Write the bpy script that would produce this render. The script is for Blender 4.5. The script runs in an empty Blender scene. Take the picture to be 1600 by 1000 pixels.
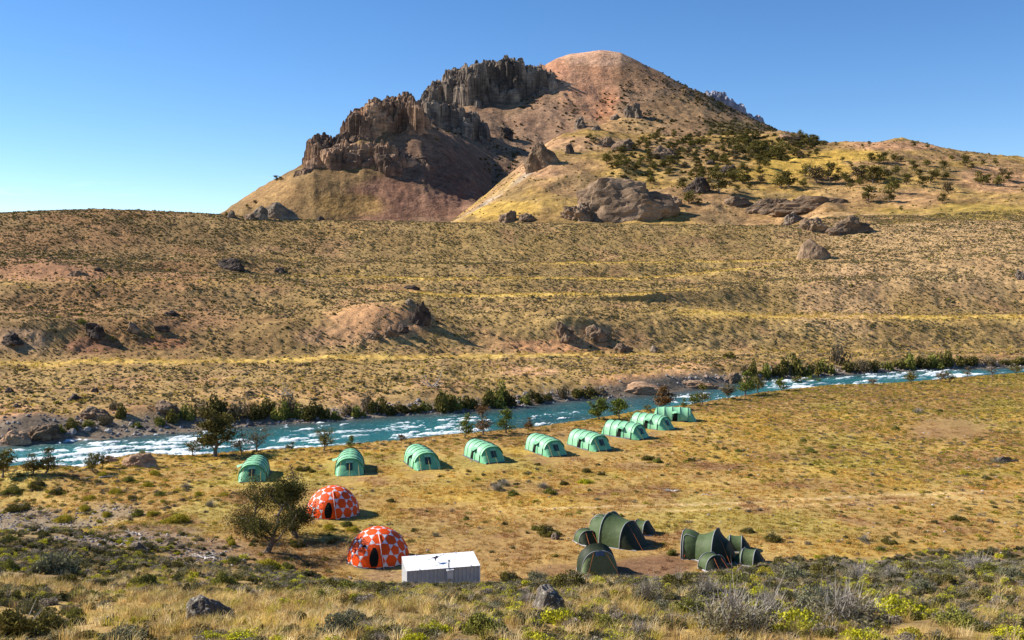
import bpy, bmesh, math, random
import numpy as np
from mathutils import Vector, Matrix, Euler

random.seed(7)
RNG = np.random.default_rng(7)
SC = bpy.context.scene
COL = SC.collection
R = math.radians

# ------------------------------------------------------------------ camera, sky, sun, exposure
FPX = 1556.0                       # focal length in photo pixels (photo 1600 wide)
PITCH = R(3.16)
EYE = 24.0
cam_d = bpy.data.cameras.new('camera')
cam_d.sensor_width = 36.0
cam_d.lens = 36.0 * FPX / 1600.0
cam_d.clip_start = 0.3
cam_d.clip_end = 20000
cam = bpy.data.objects.new('camera', cam_d)
COL.objects.link(cam)
cam.location = (0, 0, EYE)
cam.rotation_euler = (R(90) - PITCH, 0, 0)
SC.camera = cam

SUN_EL = R(35)
SUN_AZ = R(-76)                    # clockwise from +Y: the sun stands at the left, slightly beyond the camp
world = bpy.data.worlds.new('World')
SC.world = world
world.use_nodes = True
wn = world.node_tree.nodes; wl = world.node_tree.links
wn.clear()
w_out = wn.new('ShaderNodeOutputWorld')
w_bg = wn.new('ShaderNodeBackground')
w_sky = wn.new('ShaderNodeTexSky')
w_sky.sky_type = 'NISHITA'
w_sky.sun_disc = False
w_sky.sun_elevation = SUN_EL
w_sky.sun_rotation = SUN_AZ
w_sky.altitude = 2600
w_sky.air_density = 1.0
w_sky.dust_density = 0.0
w_sky.ozone_density = 2.2
w_bg.inputs['Strength'].default_value = 0.09
w_hsv = wn.new('ShaderNodeHueSaturation')
w_hsv.inputs['Saturation'].default_value = 1.24
w_hsv.inputs['Hue'].default_value = 0.504
wl.new(w_sky.outputs[0], w_hsv.inputs['Color'])
# a faint wisp of cirrus low over the hill, part of a thin band right round the horizon
w_tc = wn.new('ShaderNodeTexCoord'); w_sp = wn.new('ShaderNodeSeparateXYZ'); wl.new(w_tc.outputs['Generated'], w_sp.inputs[0])
w_mp = wn.new('ShaderNodeMapping'); w_mp.inputs['Scale'].default_value = (5, 5, 38); wl.new(w_tc.outputs['Generated'], w_mp.inputs[0])
w_nz = wn.new('ShaderNodeTexNoise'); w_nz.inputs['Scale'].default_value = 1.6; w_nz.inputs['Detail'].default_value = 6; w_nz.inputs['Roughness'].default_value = .62; wl.new(w_mp.outputs[0], w_nz.inputs['Vector'])
w_r1 = wn.new('ShaderNodeValToRGB'); w_r1.color_ramp.elements[0].position = .56; w_r1.color_ramp.elements[1].position = .80; wl.new(w_nz.outputs['Fac'], w_r1.inputs[0])
w_r2 = wn.new('ShaderNodeValToRGB'); w_r2.color_ramp.elements[0].position = 0.035; w_r2.color_ramp.elements[0].color = (.5, .5, .5, 1); w_r2.color_ramp.elements[1].position = .10; w_r2.color_ramp.elements[1].color = (0, 0, 0, 1); wl.new(w_sp.outputs['Z'], w_r2.inputs[0])
w_ml = wn.new('ShaderNodeMath'); w_ml.operation = 'MULTIPLY'; wl.new(w_r1.outputs[0], w_ml.inputs[0]); wl.new(w_r2.outputs[0], w_ml.inputs[1])
w_mx = wn.new('ShaderNodeMix'); w_mx.data_type = 'RGBA'; wl.new(w_ml.outputs[0], w_mx.inputs[0]); wl.new(w_hsv.outputs[0], w_mx.inputs[6]); w_mx.inputs[7].default_value = (9, 9.4, 10, 1)
wl.new(w_mx.outputs[2], w_bg.inputs['Color'])
wl.new(w_bg.outputs[0], w_out.inputs['Surface'])

sun_d = bpy.data.lights.new('sun', 'SUN')
sun_d.energy = 5.0
sun_d.angle = R(0.5)
sun_d.color = (1.0, 0.93, 0.82)
sun = bpy.data.objects.new('sun', sun_d)
COL.objects.link(sun)
sdir = Vector((math.sin(SUN_AZ) * math.cos(SUN_EL), math.cos(SUN_AZ) * math.cos(SUN_EL), math.sin(SUN_EL)))
sun.rotation_euler = sdir.to_track_quat('Z', 'Y').to_euler()
sun.location = (-60, 20, 120)

SC.view_settings.view_transform = 'Standard'
SC.view_settings.look = 'None'
SC.view_settings.gamma = 1
SC.view_settings.use_curve_mapping = False
SC.view_settings.exposure = 0.88
SC.cycles.max_bounces = 5
SC.cycles.diffuse_bounces = 2
SC.cycles.glossy_bounces = 2
SC.cycles.transmission_bounces = 2
SC.cycles.transparent_max_bounces = 4

# ------------------------------------------------------------------ numeric helpers
def ray(x, y):
    """photo pixel -> (u, t): X = u*Y, z = EYE - t*Y"""
    x = np.asarray(x, float); y = np.asarray(y, float)
    cp, sp = math.cos(PITCH), math.sin(PITCH)
    v = (500 - y) / FPX
    dy = cp + sp * v
    dz = -sp + cp * v
    return (x - 800) / FPX / dy, -dz / dy

def proj(X, Y, Z):
    cp, sp = math.cos(PITCH), math.sin(PITCH)
    dz = Z - EYE
    f = Y * cp - dz * sp
    up = Y * sp + dz * cp
    return 800 + FPX * X / f, 500 - FPX * up / f

def h2(ix, iy, s=0):
    n = (ix.astype(np.int64) * 374761393 + iy.astype(np.int64) * 668265263 + s * 1442695041) & 0x7fffffff
    n = ((n ^ (n >> 13)) * 1274126177) & 0x7fffffff
    return ((n ^ (n >> 16)) & 0xffff) / 65535.0

def vnoise(x, y, s=0):
    x = np.asarray(x, float); y = np.asarray(y, float)
    ix = np.floor(x); iy = np.floor(y)
    fx = x - ix; fy = y - iy
    fx = fx * fx * fx * (fx * (fx * 6 - 15) + 10); fy = fy * fy * fy * (fy * (fy * 6 - 15) + 10)
    ix = ix.astype(np.int64); iy = iy.astype(np.int64)
    a = h2(ix, iy, s); b = h2(ix + 1, iy, s); c = h2(ix, iy + 1, s); d = h2(ix + 1, iy + 1, s)
    return (a + (b - a) * fx) * (1 - fy) + (c + (d - c) * fx) * fy

def fbm(x, y, o=4, s=0, g=0.5):
    t = 0; a = 1.0; n = 0
    for k in range(o):
        t = t + a * (vnoise(x, y, s + k * 17) - 0.5); n += a * 0.5
        x = x * 2.03 + 11.3; y = y * 2.03 - 7.1; a *= g
    return t / n            # about -1..1

def voro(x, y, s=0):
    """cell ids (cx, cy centres) and F2-F1 edge distance"""
    ix = np.floor(x).astype(np.int64); iy = np.floor(y).astype(np.int64)
    f1 = np.full(x.shape, 9.0); f2 = np.full(x.shape, 9.0)
    cx = np.zeros(x.shape); cy = np.zeros(x.shape); cid = np.zeros(x.shape)
    for dx in (-1, 0, 1):
        for dy in (-1, 0, 1):
            jx = ix + dx; jy = iy + dy
            px = jx + 0.1 + 0.8 * h2(jx, jy, s + 3); py = jy + 0.1 + 0.8 * h2(jx, jy, s + 5)
            d = np.hypot(px - x, py - y)
            m = d < f1
            f2 = np.where(m, f1, np.minimum(f2, d))
            cx = np.where(m, px, cx); cy = np.where(m, py, cy)
            cid = np.where(m, h2(jx, jy, s + 9), cid)
            f1 = np.where(m, d, f1)
    return cx, cy, cid, f2 - f1

def sstep(a, b, x):
    t = np.clip((x - a) / (b - a), 0, 1)
    return t * t * (3 - 2 * t)

# ------------------------------------------------------------------ object helpers
def new_mesh(name, V, F, mats=(), smooth=False, mi=None):
    """V (n,3); F: array (m,3) or (m,4), or list of such arrays"""
    me = bpy.data.meshes.new(name)
    V = np.asarray(V, np.float32)
    Fl = F if isinstance(F, list) else [F]
    Fl = [np.asarray(f, np.int32) for f in Fl if len(f)]
    me.vertices.add(len(V)); me.vertices.foreach_set('co', V.ravel())
    loops = np.concatenate([f.ravel() for f in Fl]); 
    tot = np.concatenate([np.full(len(f), f.shape[1], np.int32) for f in Fl])
    st = np.concatenate([[0], np.cumsum(tot)[:-1]]).astype(np.int32)
    me.loops.add(len(loops)); me.loops.foreach_set('vertex_index', loops)
    me.polygons.add(len(tot)); me.polygons.foreach_set('loop_start', st); me.polygons.foreach_set('loop_total', tot)
    if mi is not None: me.polygons.foreach_set('material_index', np.asarray(mi, np.int32))
    me.polygons.foreach_set('use_smooth', np.full(len(tot), bool(smooth)))
    me.update(calc_edges=True)
    for m in mats: me.materials.append(m)
    return me

def link(name, me, parent=None, loc=None, rot=None, scale=None):
    o = bpy.data.objects.new(name, me)
    COL.objects.link(o)
    if parent is not None: o.parent = parent
    if loc is not None: o.location = loc
    if rot is not None: o.rotation_euler = rot
    if scale is not None: o.scale = scale if hasattr(scale, '__len__') else (scale,) * 3
    return o

def tag(o, label=None, cat=None, group=None, kind=None):
    if label: o['label'] = label
    if cat: o['category'] = cat
    if group: o['group'] = group
    if kind: o['kind'] = kind
    return o

def copy_thing(src, **kw):
    c = src.copy(); COL.objects.link(c)
    for ch in src.children:
        d = ch.copy(); COL.objects.link(d); d.parent = c
        for g in ch.children:
            e = g.copy(); COL.objects.link(e); e.parent = d
    return c

class MB:
    """collects vertices and faces (tri or quad lists)"""
    def __init__(s): s.v = []; s.q = []; s.t = []; s.n = 0
    def add(s, V, Q=(), T=()):
        V = np.asarray(V, float).reshape(-1, 3)
        s.v.append(V)
        if len(Q): s.q.append(np.asarray(Q, int) + s.n)
        if len(T): s.t.append(np.asarray(T, int) + s.n)
        s.n += len(V)
    def box(s, c, d, M=None):
        c = np.array(c, float); d = np.array(d, float) / 2
        P = np.array([[x, y, z] for x in (-1, 1) for y in (-1, 1) for z in (-1, 1)]) * d
        P = P + c
        if M is not None: P = P @ np.array(M.to_3x3()).T + np.array(M.translation)
        s.add(P, [(0, 1, 3, 2), (4, 6, 7, 5), (0, 4, 5, 1), (2, 3, 7, 6), (0, 2, 6, 4), (1, 5, 7, 3)])
    def tube(s, pts, r, n=6, cap=True):
        pts = np.asarray(pts, float); k = len(pts)
        r = np.full(k, r, float) if np.isscalar(r) else np.asarray(r, float)
        d = np.gradient(pts, axis=0)
        d /= np.linalg.norm(d, axis=1)[:, None] + 1e-9
        ref = np.array([0, 0, 1.0]) if abs(d[0][2]) < 0.9 else np.array([1.0, 0, 0])
        a = np.cross(d, ref); a /= np.linalg.norm(a, axis=1)[:, None] + 1e-9
        b = np.cross(d, a)
        th = np.arange(n) * 2 * np.pi / n
        V = pts[:, None] + r[:, None, None] * (np.cos(th)[None, :, None] * a[:, None] + np.sin(th)[None, :, None] * b[:, None])
        i = np.arange(k - 1)[:, None] * n; j = np.arange(n)[None]; j2 = (j + 1) % n
        Q = np.stack([i + j, i + j2, i + n + j2, i + n + j], -1).reshape(-1, 4)
        V = V.reshape(-1, 3)
        T = []
        if cap:
            V = np.vstack([V, pts[:1], pts[-1:]])
            for q in range(n):
                T.append((k * n, (q + 1) % n, q)); T.append((k * n + 1, (k - 1) * n + q, (k - 1) * n + (q + 1) % n))
        s.add(V, Q, T)
    def grid(s, P):
        P = np.asarray(P, float); a, b = P.shape[:2]
        i = np.arange(a - 1)[:, None] * b; j = np.arange(b - 1)[None]
        s.add(P.reshape(-1, 3), np.stack([i + j, i + j + 1, i + b + j + 1, i + b + j], -1).reshape(-1, 4))
    def mesh(s, name, mats=(), smooth=False):
        F = []
        if s.q: F.append(np.vstack(s.q))
        if s.t: F.append(np.vstack(s.t))
        return new_mesh(name, np.vstack(s.v), F, mats, smooth)
    def build(s, name, mat, parent=None, smooth=False, **kw):
        return link(name, s.mesh(name, [mat], smooth), parent, **kw)

# ------------------------------------------------------------------ materials
class NT:
    def __init__(s, name):
        s.m = bpy.data.materials.new(name); s.m.use_nodes = True
        s.t = s.m.node_tree; s.t.nodes.clear()
        s.out = s.t.nodes.new('ShaderNodeOutputMaterial')
    def n(s, typ, **kw):
        nd = s.t.nodes.new('ShaderNode' + typ)
        for k, v in kw.items():
            if k.startswith('i_'): 
                key = k[2:].replace('_', ' ')
                nd.inputs[key].default_value = v
            else: setattr(nd, k, v)
        return nd
    def l(s, a, b): s.t.links.new(a, b)
    def noise(s, scale, detail=4, rough=0.6, vec=None, dist=0.0):
        nd = s.n('TexNoise'); nd.inputs['Scale'].default_value = scale
        nd.inputs['Detail'].default_value = detail; nd.inputs['Roughness'].default_value = rough
        nd.inputs['Distortion'].default_value = dist
        if vec is not None: s.l(vec, nd.inputs['Vector'])
        return nd.outputs['Fac']
    def ramp(s, fac, stops):
        nd = s.n('ValToRGB'); cr = nd.color_ramp
        while len(cr.elements) < len(stops): cr.elements.new(0.5)
        for e, (p, c) in zip(cr.elements, stops):
            e.position = p; e.color = (c[0], c[1], c[2], 1) if hasattr(c, '__len__') else (c, c, c, 1)
        s.l(fac, nd.inputs[0]); return nd.outputs[0]
    def mix(s, fac, a, b, mode='MIX'):
        nd = s.n('Mix'); nd.data_type = 'RGBA'; nd.blend_type = mode
        def put(v, sock):
            if hasattr(v, 'is_linked') or hasattr(v, 'links'): s.l(v, sock)
            elif hasattr(v, '__len__'): sock.default_value = (v[0], v[1], v[2], 1)
            else: sock.default_value = (v, v, v, 1)
        if hasattr(fac, 'links'): s.l(fac, nd.inputs[0])
        else: nd.inputs[0].default_value = fac
        put(a, nd.inputs[6]); put(b, nd.inputs[7])
        return nd.outputs[2]
    def pos(s): return s.n('NewGeometry').outputs['Position']
    def objc(s): return s.n('TexCoord').outputs['Object']
    def scale(s, vec, sc):
        nd = s.n('Mapping'); nd.inputs['Scale'].default_value = sc
        s.l(vec, nd.inputs['Vector']); return nd.outputs[0]
    def bump(s, h, dist=0.05, strength=0.6, nrm=None):
        nd = s.n('Bump'); nd.inputs['Distance'].default_value = dist; nd.inputs['Strength'].default_value = strength
        s.l(h, nd.inputs['Height'])
        if nrm is not None: s.l(nrm, nd.inputs['Normal'])
        return nd.outputs[0]
    def bsdf(s, col, rough=0.8, nrm=None, spec=0.3, **kw):
        nd = s.n('BsdfPrincipled')
        if hasattr(col, 'links'): s.l(col, nd.inputs['Base Color'])
        else: nd.inputs['Base Color'].default_value = (*col[:3], 1)
        if hasattr(rough, 'links'): s.l(rough, nd.inputs['Roughness'])
        else: nd.inputs['Roughness'].default_value = rough
        nd.inputs['Specular IOR Level'].default_value = spec
        for k, v in kw.items(): nd.inputs[k].default_value = v
        if nrm is not None: s.l(nrm, nd.inputs['Normal'])
        s.l(nd.outputs[0], s.out.inputs[0]); return nd

def mat_terrain(name, f1, f2, f3, bumpd, dark=0.55, light=1.35):
    m = NT(name); p = m.pos()
    a = m.n('Attribute', attribute_name='col').outputs['Color']
    n1 = m.noise(f1, 5, 0.65, p); n2 = m.noise(f2, 4, 0.6, p); n3 = m.noise(f3, 3, 0.6, p)
    v1 = m.ramp(n1, [(0.3, dark), (0.7, light)])
    v2 = m.ramp(n2, [(0.3, (0.8, 0.76, 0.72)), (0.7, (1.18, 1.2, 1.15))])
    c = m.mix(1, m.mix(1, a, v1, 'MULTIPLY'), v2, 'MULTIPLY')
    v3 = m.ramp(n3, [(0.36, (0.72, 0.68, 0.66)), (0.5, (1, 1, 1)), (0.68, (1.25, 1.22, 1.1))])
    c = m.mix(1, c, v3, 'MULTIPLY')
    b = m.bump(n1, bumpd * 3, 0.7, m.bump(n3, bumpd, 0.8))
    m.bsdf(c, 0.95, b, 0.1)
    return m.m

def mat_leaf(name, col=None, var=0.35, trans=0.25, attr=True):
    m = NT(name)
    if attr: c = m.n('Attribute', attribute_name='tint', attribute_type='INSTANCER').outputs['Color']
    else: c = m.mix(0, col, col)
    n = m.noise(2.6, 3, 0.6, m.objc())
    w = m.n('TexWhiteNoise'); w.noise_dimensions = '3D'
    gi = m.n('NewGeometry'); m.l(gi.outputs['Random Per Island'], w.inputs['Vector'])
    v = m.ramp(w.outputs[0], [(0, 1 - var), (1, 1 + var)])
    c = m.mix(1, c, v, 'MULTIPLY')
    c = m.mix(1, c, m.ramp(n, [(0.3, (0.75, 0.75, 0.75)), (0.7, (1.25, 1.2, 1.1))]), 'MULTIPLY')
    d = m.n('BsdfDiffuse'); t = m.n('BsdfTranslucent'); mx = m.n('MixShader')
    m.l(c, d.inputs[0]); m.l(c, t.inputs[0]); mx.inputs[0].default_value = trans
    m.l(d.outputs[0], mx.inputs[1]); m.l(t.outputs[0], mx.inputs[2]); m.l(mx.outputs[0], m.out.inputs[0])
    return m.m

def mat_rock(name, c1, c2, c3, sc=1.0, bumpd=0.25, lichen=None, streak=1.0, gen=False):
    m = NT(name); p = m.n('TexCoord').outputs['Generated'] if gen else m.objc()
    ps = m.scale(p, (1, 1, streak))
    n1 = m.noise(0.35 * sc, 6, 0.65, ps, 0.4); n2 = m.noise(1.4 * sc, 6, 0.7, ps); n3 = m.noise(6 * sc, 4, 0.7, p)
    c = m.ramp(n1, [(0.36, c1), (0.5, c2), (0.62, c3)])
    c = m.mix(1, c, m.ramp(n2, [(0.3, 0.6), (0.55, 1.0), (0.75, 1.3)]), 'MULTIPLY')
    c = m.mix(1, c, m.ramp(n3, [(0.3, 0.8), (0.7, 1.2)]), 'MULTIPLY')
    if not gen:
        nb_ = m.noise(1.2 * sc, 5, .65, m.scale(p, (1, 1, 5))); c = m.mix(1, c, m.ramp(nb_, [(.35, .62), (.5, 1.0), (.68, 1.25)]), 'MULTIPLY')
    if lichen:
        l = m.ramp(m.noise(2.2 * sc, 5, 0.7, p), [(0.56, 0), (0.62, 1)])
        c = m.mix(l, c, lichen)
    b = m.bump(n2, bumpd, 1.0, m.bump(n3, bumpd * 0.3, 0.8))
    m.bsdf(c, 0.93, b, 0.15)
    return m.m

# ------------------------------------------------------------------ terrain: lofted through feature lines
XL = [-1500, 3100]
def line(pts=None, y=None, D=None, z=None):
    """a feature line; returns (u_ctrl, t_ctrl, D_ctrl) with the three given as (x,value) lists or scalars"""
    def f(v, x):
        if np.isscalar(v): return np.full(len(x), float(v))
        a = np.array(v, float); return np.interp(x, a[:, 0], a[:, 1])
    x = np.arange(-1500, 3101, 10.0)
    if y is None and z is not None and D is not None:
        zz = f(z, x); DD = f(D, x); tt = (EYE - zz) / DD
        yy = 500 + FPX * np.tan(np.arctan(tt) - PITCH)
        u, t = ray(x, yy)
        return u, t, DD
    yy = f(y, x); u, t = ray(x, yy)
    if D is None:
        DD = (EYE - f(z, x)) / t
    else: DD = f(D, x)
    return u, t, DD

lip_y = [(-400, 757), (0, 751), (130, 746), (180, 726), (230, 714), (300, 712), (380, 706), (500, 700), (620, 690), (700, 681), (800, 673), (860, 666), (930, 656),
         (1000, 643), (1060, 636), (1100, 630), (1150, 622), (1200, 613), (1300, 603), (1400, 600), (1500, 591), (1600, 584), (2200, 575)]
far_y = [(-400, 706), (0, 698), (100, 689), (200, 684), (300, 675), (400, 666), (500, 660), (600, 652), (700, 646), (800, 638), (900, 626), (960, 622),
         (1050, 612), (1100, 605), (1150, 597), (1250, 590), (1400, 581), (1500, 577), (1600, 574), (2200, 566)]
H4y = [(0, 400), (640, 376), (700, 352), (730, 333), (760, 309), (820, 256), (850, 230), (880, 214), (920, 203), (960, 211), (1000, 214), (1060, 213), (1100, 216), (1150, 212),
       (1200, 207), (1240, 211), (1280, 221), (1330, 227), (1370, 228), (1410, 221), (1450, 231), (1500, 242), (1550, 248), (1600, 252), (1800, 262), (3100, 300)]
M5y = [(300, 370), (500, 300), (640, 210), (680, 180), (720, 155), (760, 140), (820, 122), (848, 106), (870, 92), (890, 84), (940, 80), (970, 84), (1000, 99), (1030, 113),
       (1060, 130), (1100, 150), (1140, 172), (1180, 194), (1210, 208), (1300, 240), (1600, 290)]
def ofs(l, d): return [(a, b + d) for a, b in l]

LN = []
def L(nm, rows, **k): LN.append((nm, rows, line(**k)))
L('near', 6, D=2.5, z=22.3)
L('near', 8, D=14, z=17.4)
L('near', 16, D=26, y=1035)
L('near', 26, D=34, y=985)
L('near', 26, D=44, y=[(0, 930), (300, 945), (1600, 945)])
L('near', 22, y=[(0, 878), (200, 893), (400, 908), (627, 921), (750, 917), (800, 914), (900, 903), (1000, 903), (1100, 900), (1200, 893), (1600, 893)], D=[(0, 62), (300, 60), (1600, 61)])
L('camp', 30, z=[(0, 1.2), (200, 1.4), (420, 0.3), (560, 0.0), (1600, 0.0)], D=[(0, 84), (400, 79), (600, 71.5), (800, 71), (1000, 72.5), (1100, 76), (1200, 80), (1600, 83)])
L('camp', 40, z=0, D=97)
L('camp', 16, z=[(-300, -0.6), (0, -0.4), (300, 0), (1600, 0)], D=[(0, 111), (500, 115), (1600, 135)])
lipz = [(0, -1.6), (220, -1.2), (400, 0), (1200, 0), (1600, 0)]
_lu, _lt, _lD = line(y=lip_y, z=lipz)
_xs = np.arange(-1500, 3101, 10.0)
L('camp', 44, z=[(0, -1.0), (300, -0.2), (400, 0.05), (1600, 0.15)], D=list(zip(_xs, (_lD + 111) * 0.5 + 4)))
L('camp', 8, y=lip_y, z=lipz)
_ns = _lD + 0.55 * (28 / _lt - _lD)
L('river_bed', 4, D=list(zip(_xs, _ns)), z=-4.1)
_fu, _ft, _fD = line(y=far_y, z=-4.0)
L('river_bed', 5, D=list(zip(_xs, 0.5 * (_ns + _fD))), z=-6.5)
L('far', 8, D=list(zip(_xs, _fD)), z=-4.15)
L('far', 8, D=list(zip(_xs, _fD + 6)), z=-2.9)
L('far', 60, D=list(zip(_xs, _fD + 15)), z=-1.2)
L('far', 50, y=[(0, 567), (400, 562), (800, 556), (1200, 550), (1600, 548)], D=[(0, 230), (400, 245), (800, 262), (1200, 286), (1600, 306)])
L('far', 8, y=[(0, 497), (400, 494), (800, 492), (1000, 490), (1200, 500), (1600, 499)], D=[(0, 255), (400, 275), (800, 288), (1200, 312), (1600, 330)])
L('far', 30, y=[(0, 480), (400, 480), (600, 476), (800, 474), (1000, 470), (1200, 487), (1400, 490), (1600, 490)], D=[(0, 275), (400, 300), (800, 315), (1200, 345), (1600, 360)])
L('far', 6, y=[(0, 445), (400, 444), (700, 464), (1000, 462), (1200, 442), (1600, 430)], D=[(0, 295), (400, 322), (700, 322), (1000, 330), (1200, 380), (1600, 395)])
L('far', 20, y=[(0, 437), (400, 437), (700, 459), (1000, 458), (1200, 435), (1600, 420)], D=[(0, 310), (400, 340), (700, 348), (1000, 358), (1200, 408), (1600, 410)])
L('far', 6, y=[(0, 420), (450, 433), (700, 437), (1000, 437), (1200, 418), (1600, 400)], D=[(0, 330), (400, 358), (800, 372), (1200, 430), (1600, 430)])
L('far', 16, y=[(0, 415), (450, 429), (700, 434), (1000, 434), (1200, 414), (1600, 394)], D=[(0, 345), (400, 382), (800, 400), (1200, 450), (1600, 445)])
L('far', 6, y=[(0, 405), (450, 412), (850, 413), (1200, 409), (1600, 385)], D=[(0, 355), (400, 400), (800, 425), (1200, 460), (1600, 455)])
L('far', 50, y=[(0, 402), (450, 409), (850, 411), (1200, 406), (1600, 380)], D=[(0, 365), (400, 418), (800, 452), (1200, 482), (1600, 465)])
F9y = [(-600, 350), (0, 333), (80, 329), (150, 327), (300, 333), (450, 343), (700, 348), (1000, 351), (1230, 353), (1300, 352), (1600, 343), (2400, 330)]
L('hill', 6, y=F9y, D=[(0, 470), (400, 510), (800, 530), (1230, 560), (1600, 560)])
L('hill', 4, y=ofs([(-600, 350), (0, 336), (150, 331), (300, 337), (450, 347), (700, 352), (1230, 357), (1300, 344), (1600, 334), (2400, 322)], 0), D=[(0, 520), (400, 560), (1200, 590), (1600, 590)])
L('hill', 34, D=650, y=[(-600, 420), (660, 372), (760, 366), (1230, 362), (1290, 334), (1600, 318), (2400, 310)])
L('hill', 34, D=770, y=[(-600, 420), (650, 372), (700, 354), (760, 338), (850, 310), (950, 304), (1050, 300), (1200, 296), (1300, 290), (1400, 286), (1600, 292), (2400, 300)])
L('hill', 30, D=900, y=[(-600, 410), (650, 372), (700, 352), (760, 312), (820, 268), (860, 244), (950, 242), (1050, 248), (1200, 246), (1300, 246), (1400, 240), (1600, 262), (2400, 280)])
L('hill', 4, D=1020, y=H4y)
L('mountain', 24, D=1120, y=[(-600, 410), (640, 372), (700, 362), (760, 330), (850, 262), (920, 225), (1000, 228), (1200, 222), (1330, 240), (1600, 268), (3100, 310)])
L('mountain', 30, D=1250, y=[(0, 400), (300, 366), (340, 342), (400, 316), (450, 291), (490, 272), (540, 282), (600, 288), (640, 292), (700, 312), (750, 322), (800, 330), (850, 300), (900, 262), (1200, 232), (1330, 250), (1600, 280)])
L('mountain', 50, D=1400, y=[(0, 400), (300, 366), (340, 341), (370, 322), (430, 283), (470, 262), (490, 250), (520, 232), (560, 205), (600, 195), (660, 200), (700, 224), (740, 266), (770, 300), (800, 304), (850, 288), (900, 262), (1000, 240), (1200, 232), (1600, 280)])
L('mountain', 56, D=1650, y=[(0, 400), (300, 380), (400, 332), (500, 282), (560, 240), (600, 205), (640, 188), (680, 196), (720, 210), (760, 222), (800, 236), (850, 240), (900, 222), (950, 212), (1000, 210), (1100, 212), (1200, 222), (1300, 242), (1600, 284)])
L('mountain', 44, D=1900, y=[(0, 400), (300, 385), (500, 290), (600, 232), (640, 198), (660, 178), (700, 165), (750, 162), (800, 162), (850, 150), (880, 150), (950, 160), (1000, 158), (1050, 162), (1100, 172), (1150, 190), (1200, 207), (1300, 234), (1600, 286)])
L('mountain', 8, D=2100, y=M5y)
L('mountain', 6, D=2350, y=ofs(M5y, 30))
L('mountain', 3, D=4200, z=15)
L('mountain', 1, D=12000, z=-20)

cols_px = np.concatenate([np.arange(-1500, -60, 24), np.arange(-60, 1660, 2.5), np.arange(1660, 3101, 24)])
U = (cols_px - 800) / FPX
NC = len(U)
K = len(LN)
Dk = np.zeros((K, NC)); Zk = np.zeros((K, NC))
for k, (_, _, (u, t, D)) in enumerate(LN):
    tt = np.interp(U, u, t); dd = np.interp(U, u, D)
    Dk[k] = dd; Zk[k] = EYE - tt * dd
for k in range(1, K): Dk[k] = np.maximum(Dk[k], Dk[k - 1] + 0.8)
hh = Dk[1:] - Dk[:-1]; dl = (Zk[1:] - Zk[:-1]) / hh
mm = np.zeros((K, NC))
for k in range(1, K - 1):
    a, b = dl[k - 1], dl[k]
    w1 = 2 * hh[k] + hh[k - 1]; w2 = hh[k] + 2 * hh[k - 1]
    with np.errstate(divide='ignore', invalid='ignore'):
        v = (w1 + w2) / (w1 / a + w2 / b)
    mm[k] = np.where(a * b > 0, v, 0)
mm[0] = dl[0]; mm[-1] = dl[-1]
rowsD = []; rowsZ = []; rowsN = []; rowsK = []
for k in range(K - 1):
    n = LN[k][1]
    for i in range(n):
        s = i / n
        h00 = 2 * s**3 - 3 * s**2 + 1; h10 = s**3 - 2 * s**2 + s; h01 = -2 * s**3 + 3 * s**2; h11 = s**3 - s**2
        rowsD.append(Dk[k] + hh[k] * s)
        rowsZ.append(h00 * Zk[k] + h10 * hh[k] * mm[k] + h01 * Zk[k + 1] + h11 * hh[k] * mm[k + 1])
        rowsN.append(LN[k][0]); rowsK.append(k + s)
rowsD.append(Dk[-1]); rowsZ.append(Zk[-1]); rowsN.append('mountain'); rowsK.append(K - 1)
TD = np.array(rowsD); TZ = np.array(rowsZ); NR = len(TD); rowsK = np.array(rowsK)
TX = TD * U[None, :]
PXX, PYY = proj(TX, TD, TZ)
rn = np.array(rowsN)
def rowmask(*nm): return np.isin(rn, nm)

# relief on top of the lofted shape
def bumpg(x, y, rx, ry, h, rows, p=1.0):
    """a rise of height h (metres) whose top shows around photo pixel (x, y)"""
    r2 = ((PXX - x) / rx) ** 2 + ((PYY - y) / ry) ** 2
    TZ[rows] += (h * np.exp(-r2 ** p))[rows]
n_big = fbm(TX / 40, TD / 40, 4, 1); n_mid = fbm(TX / 9, TD / 9, 4, 2); n_sm = fbm(TX / 1.6, TD / 1.6, 3, 3)
m = rowmask('near'); w = sstep(20, 30, TD[m])
TZ[m] += w * (0.35 * n_mid[m] + 0.12 * n_sm[m])
m = rowmask('camp'); TZ[m] += 0.10 * n_mid[m] + 0.05 * n_sm[m]
# hummocky left corner, gravel hollow
for (x, y, rx, ry, h) in ((60, 752, 110, 16, 1.5), (170, 712, 60, 14, 1.1), (20, 790, 90, 12, -0.9), (110, 812, 90, 10, -0.8), (260, 790, 90, 14, 0.5), (60, 850, 80, 14, 0.9), (200, 742, 60, 10, .5)):
    bumpg(x, y, rx, ry, h, rowmask('camp', 'near'))
m = rowmask('far'); w = sstep(0, 1, (TD[m] - np.interp(U, _fu, _fD)[None]) / 12)
TZ[m] += w * (0.9 * n_mid[m] * 0.8 + 0.35 * n_sm[m] + 1.0 * n_big[m] * sstep(220, 300, TD[m]) * sstep(600, 0, PXX[m]) )
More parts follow.
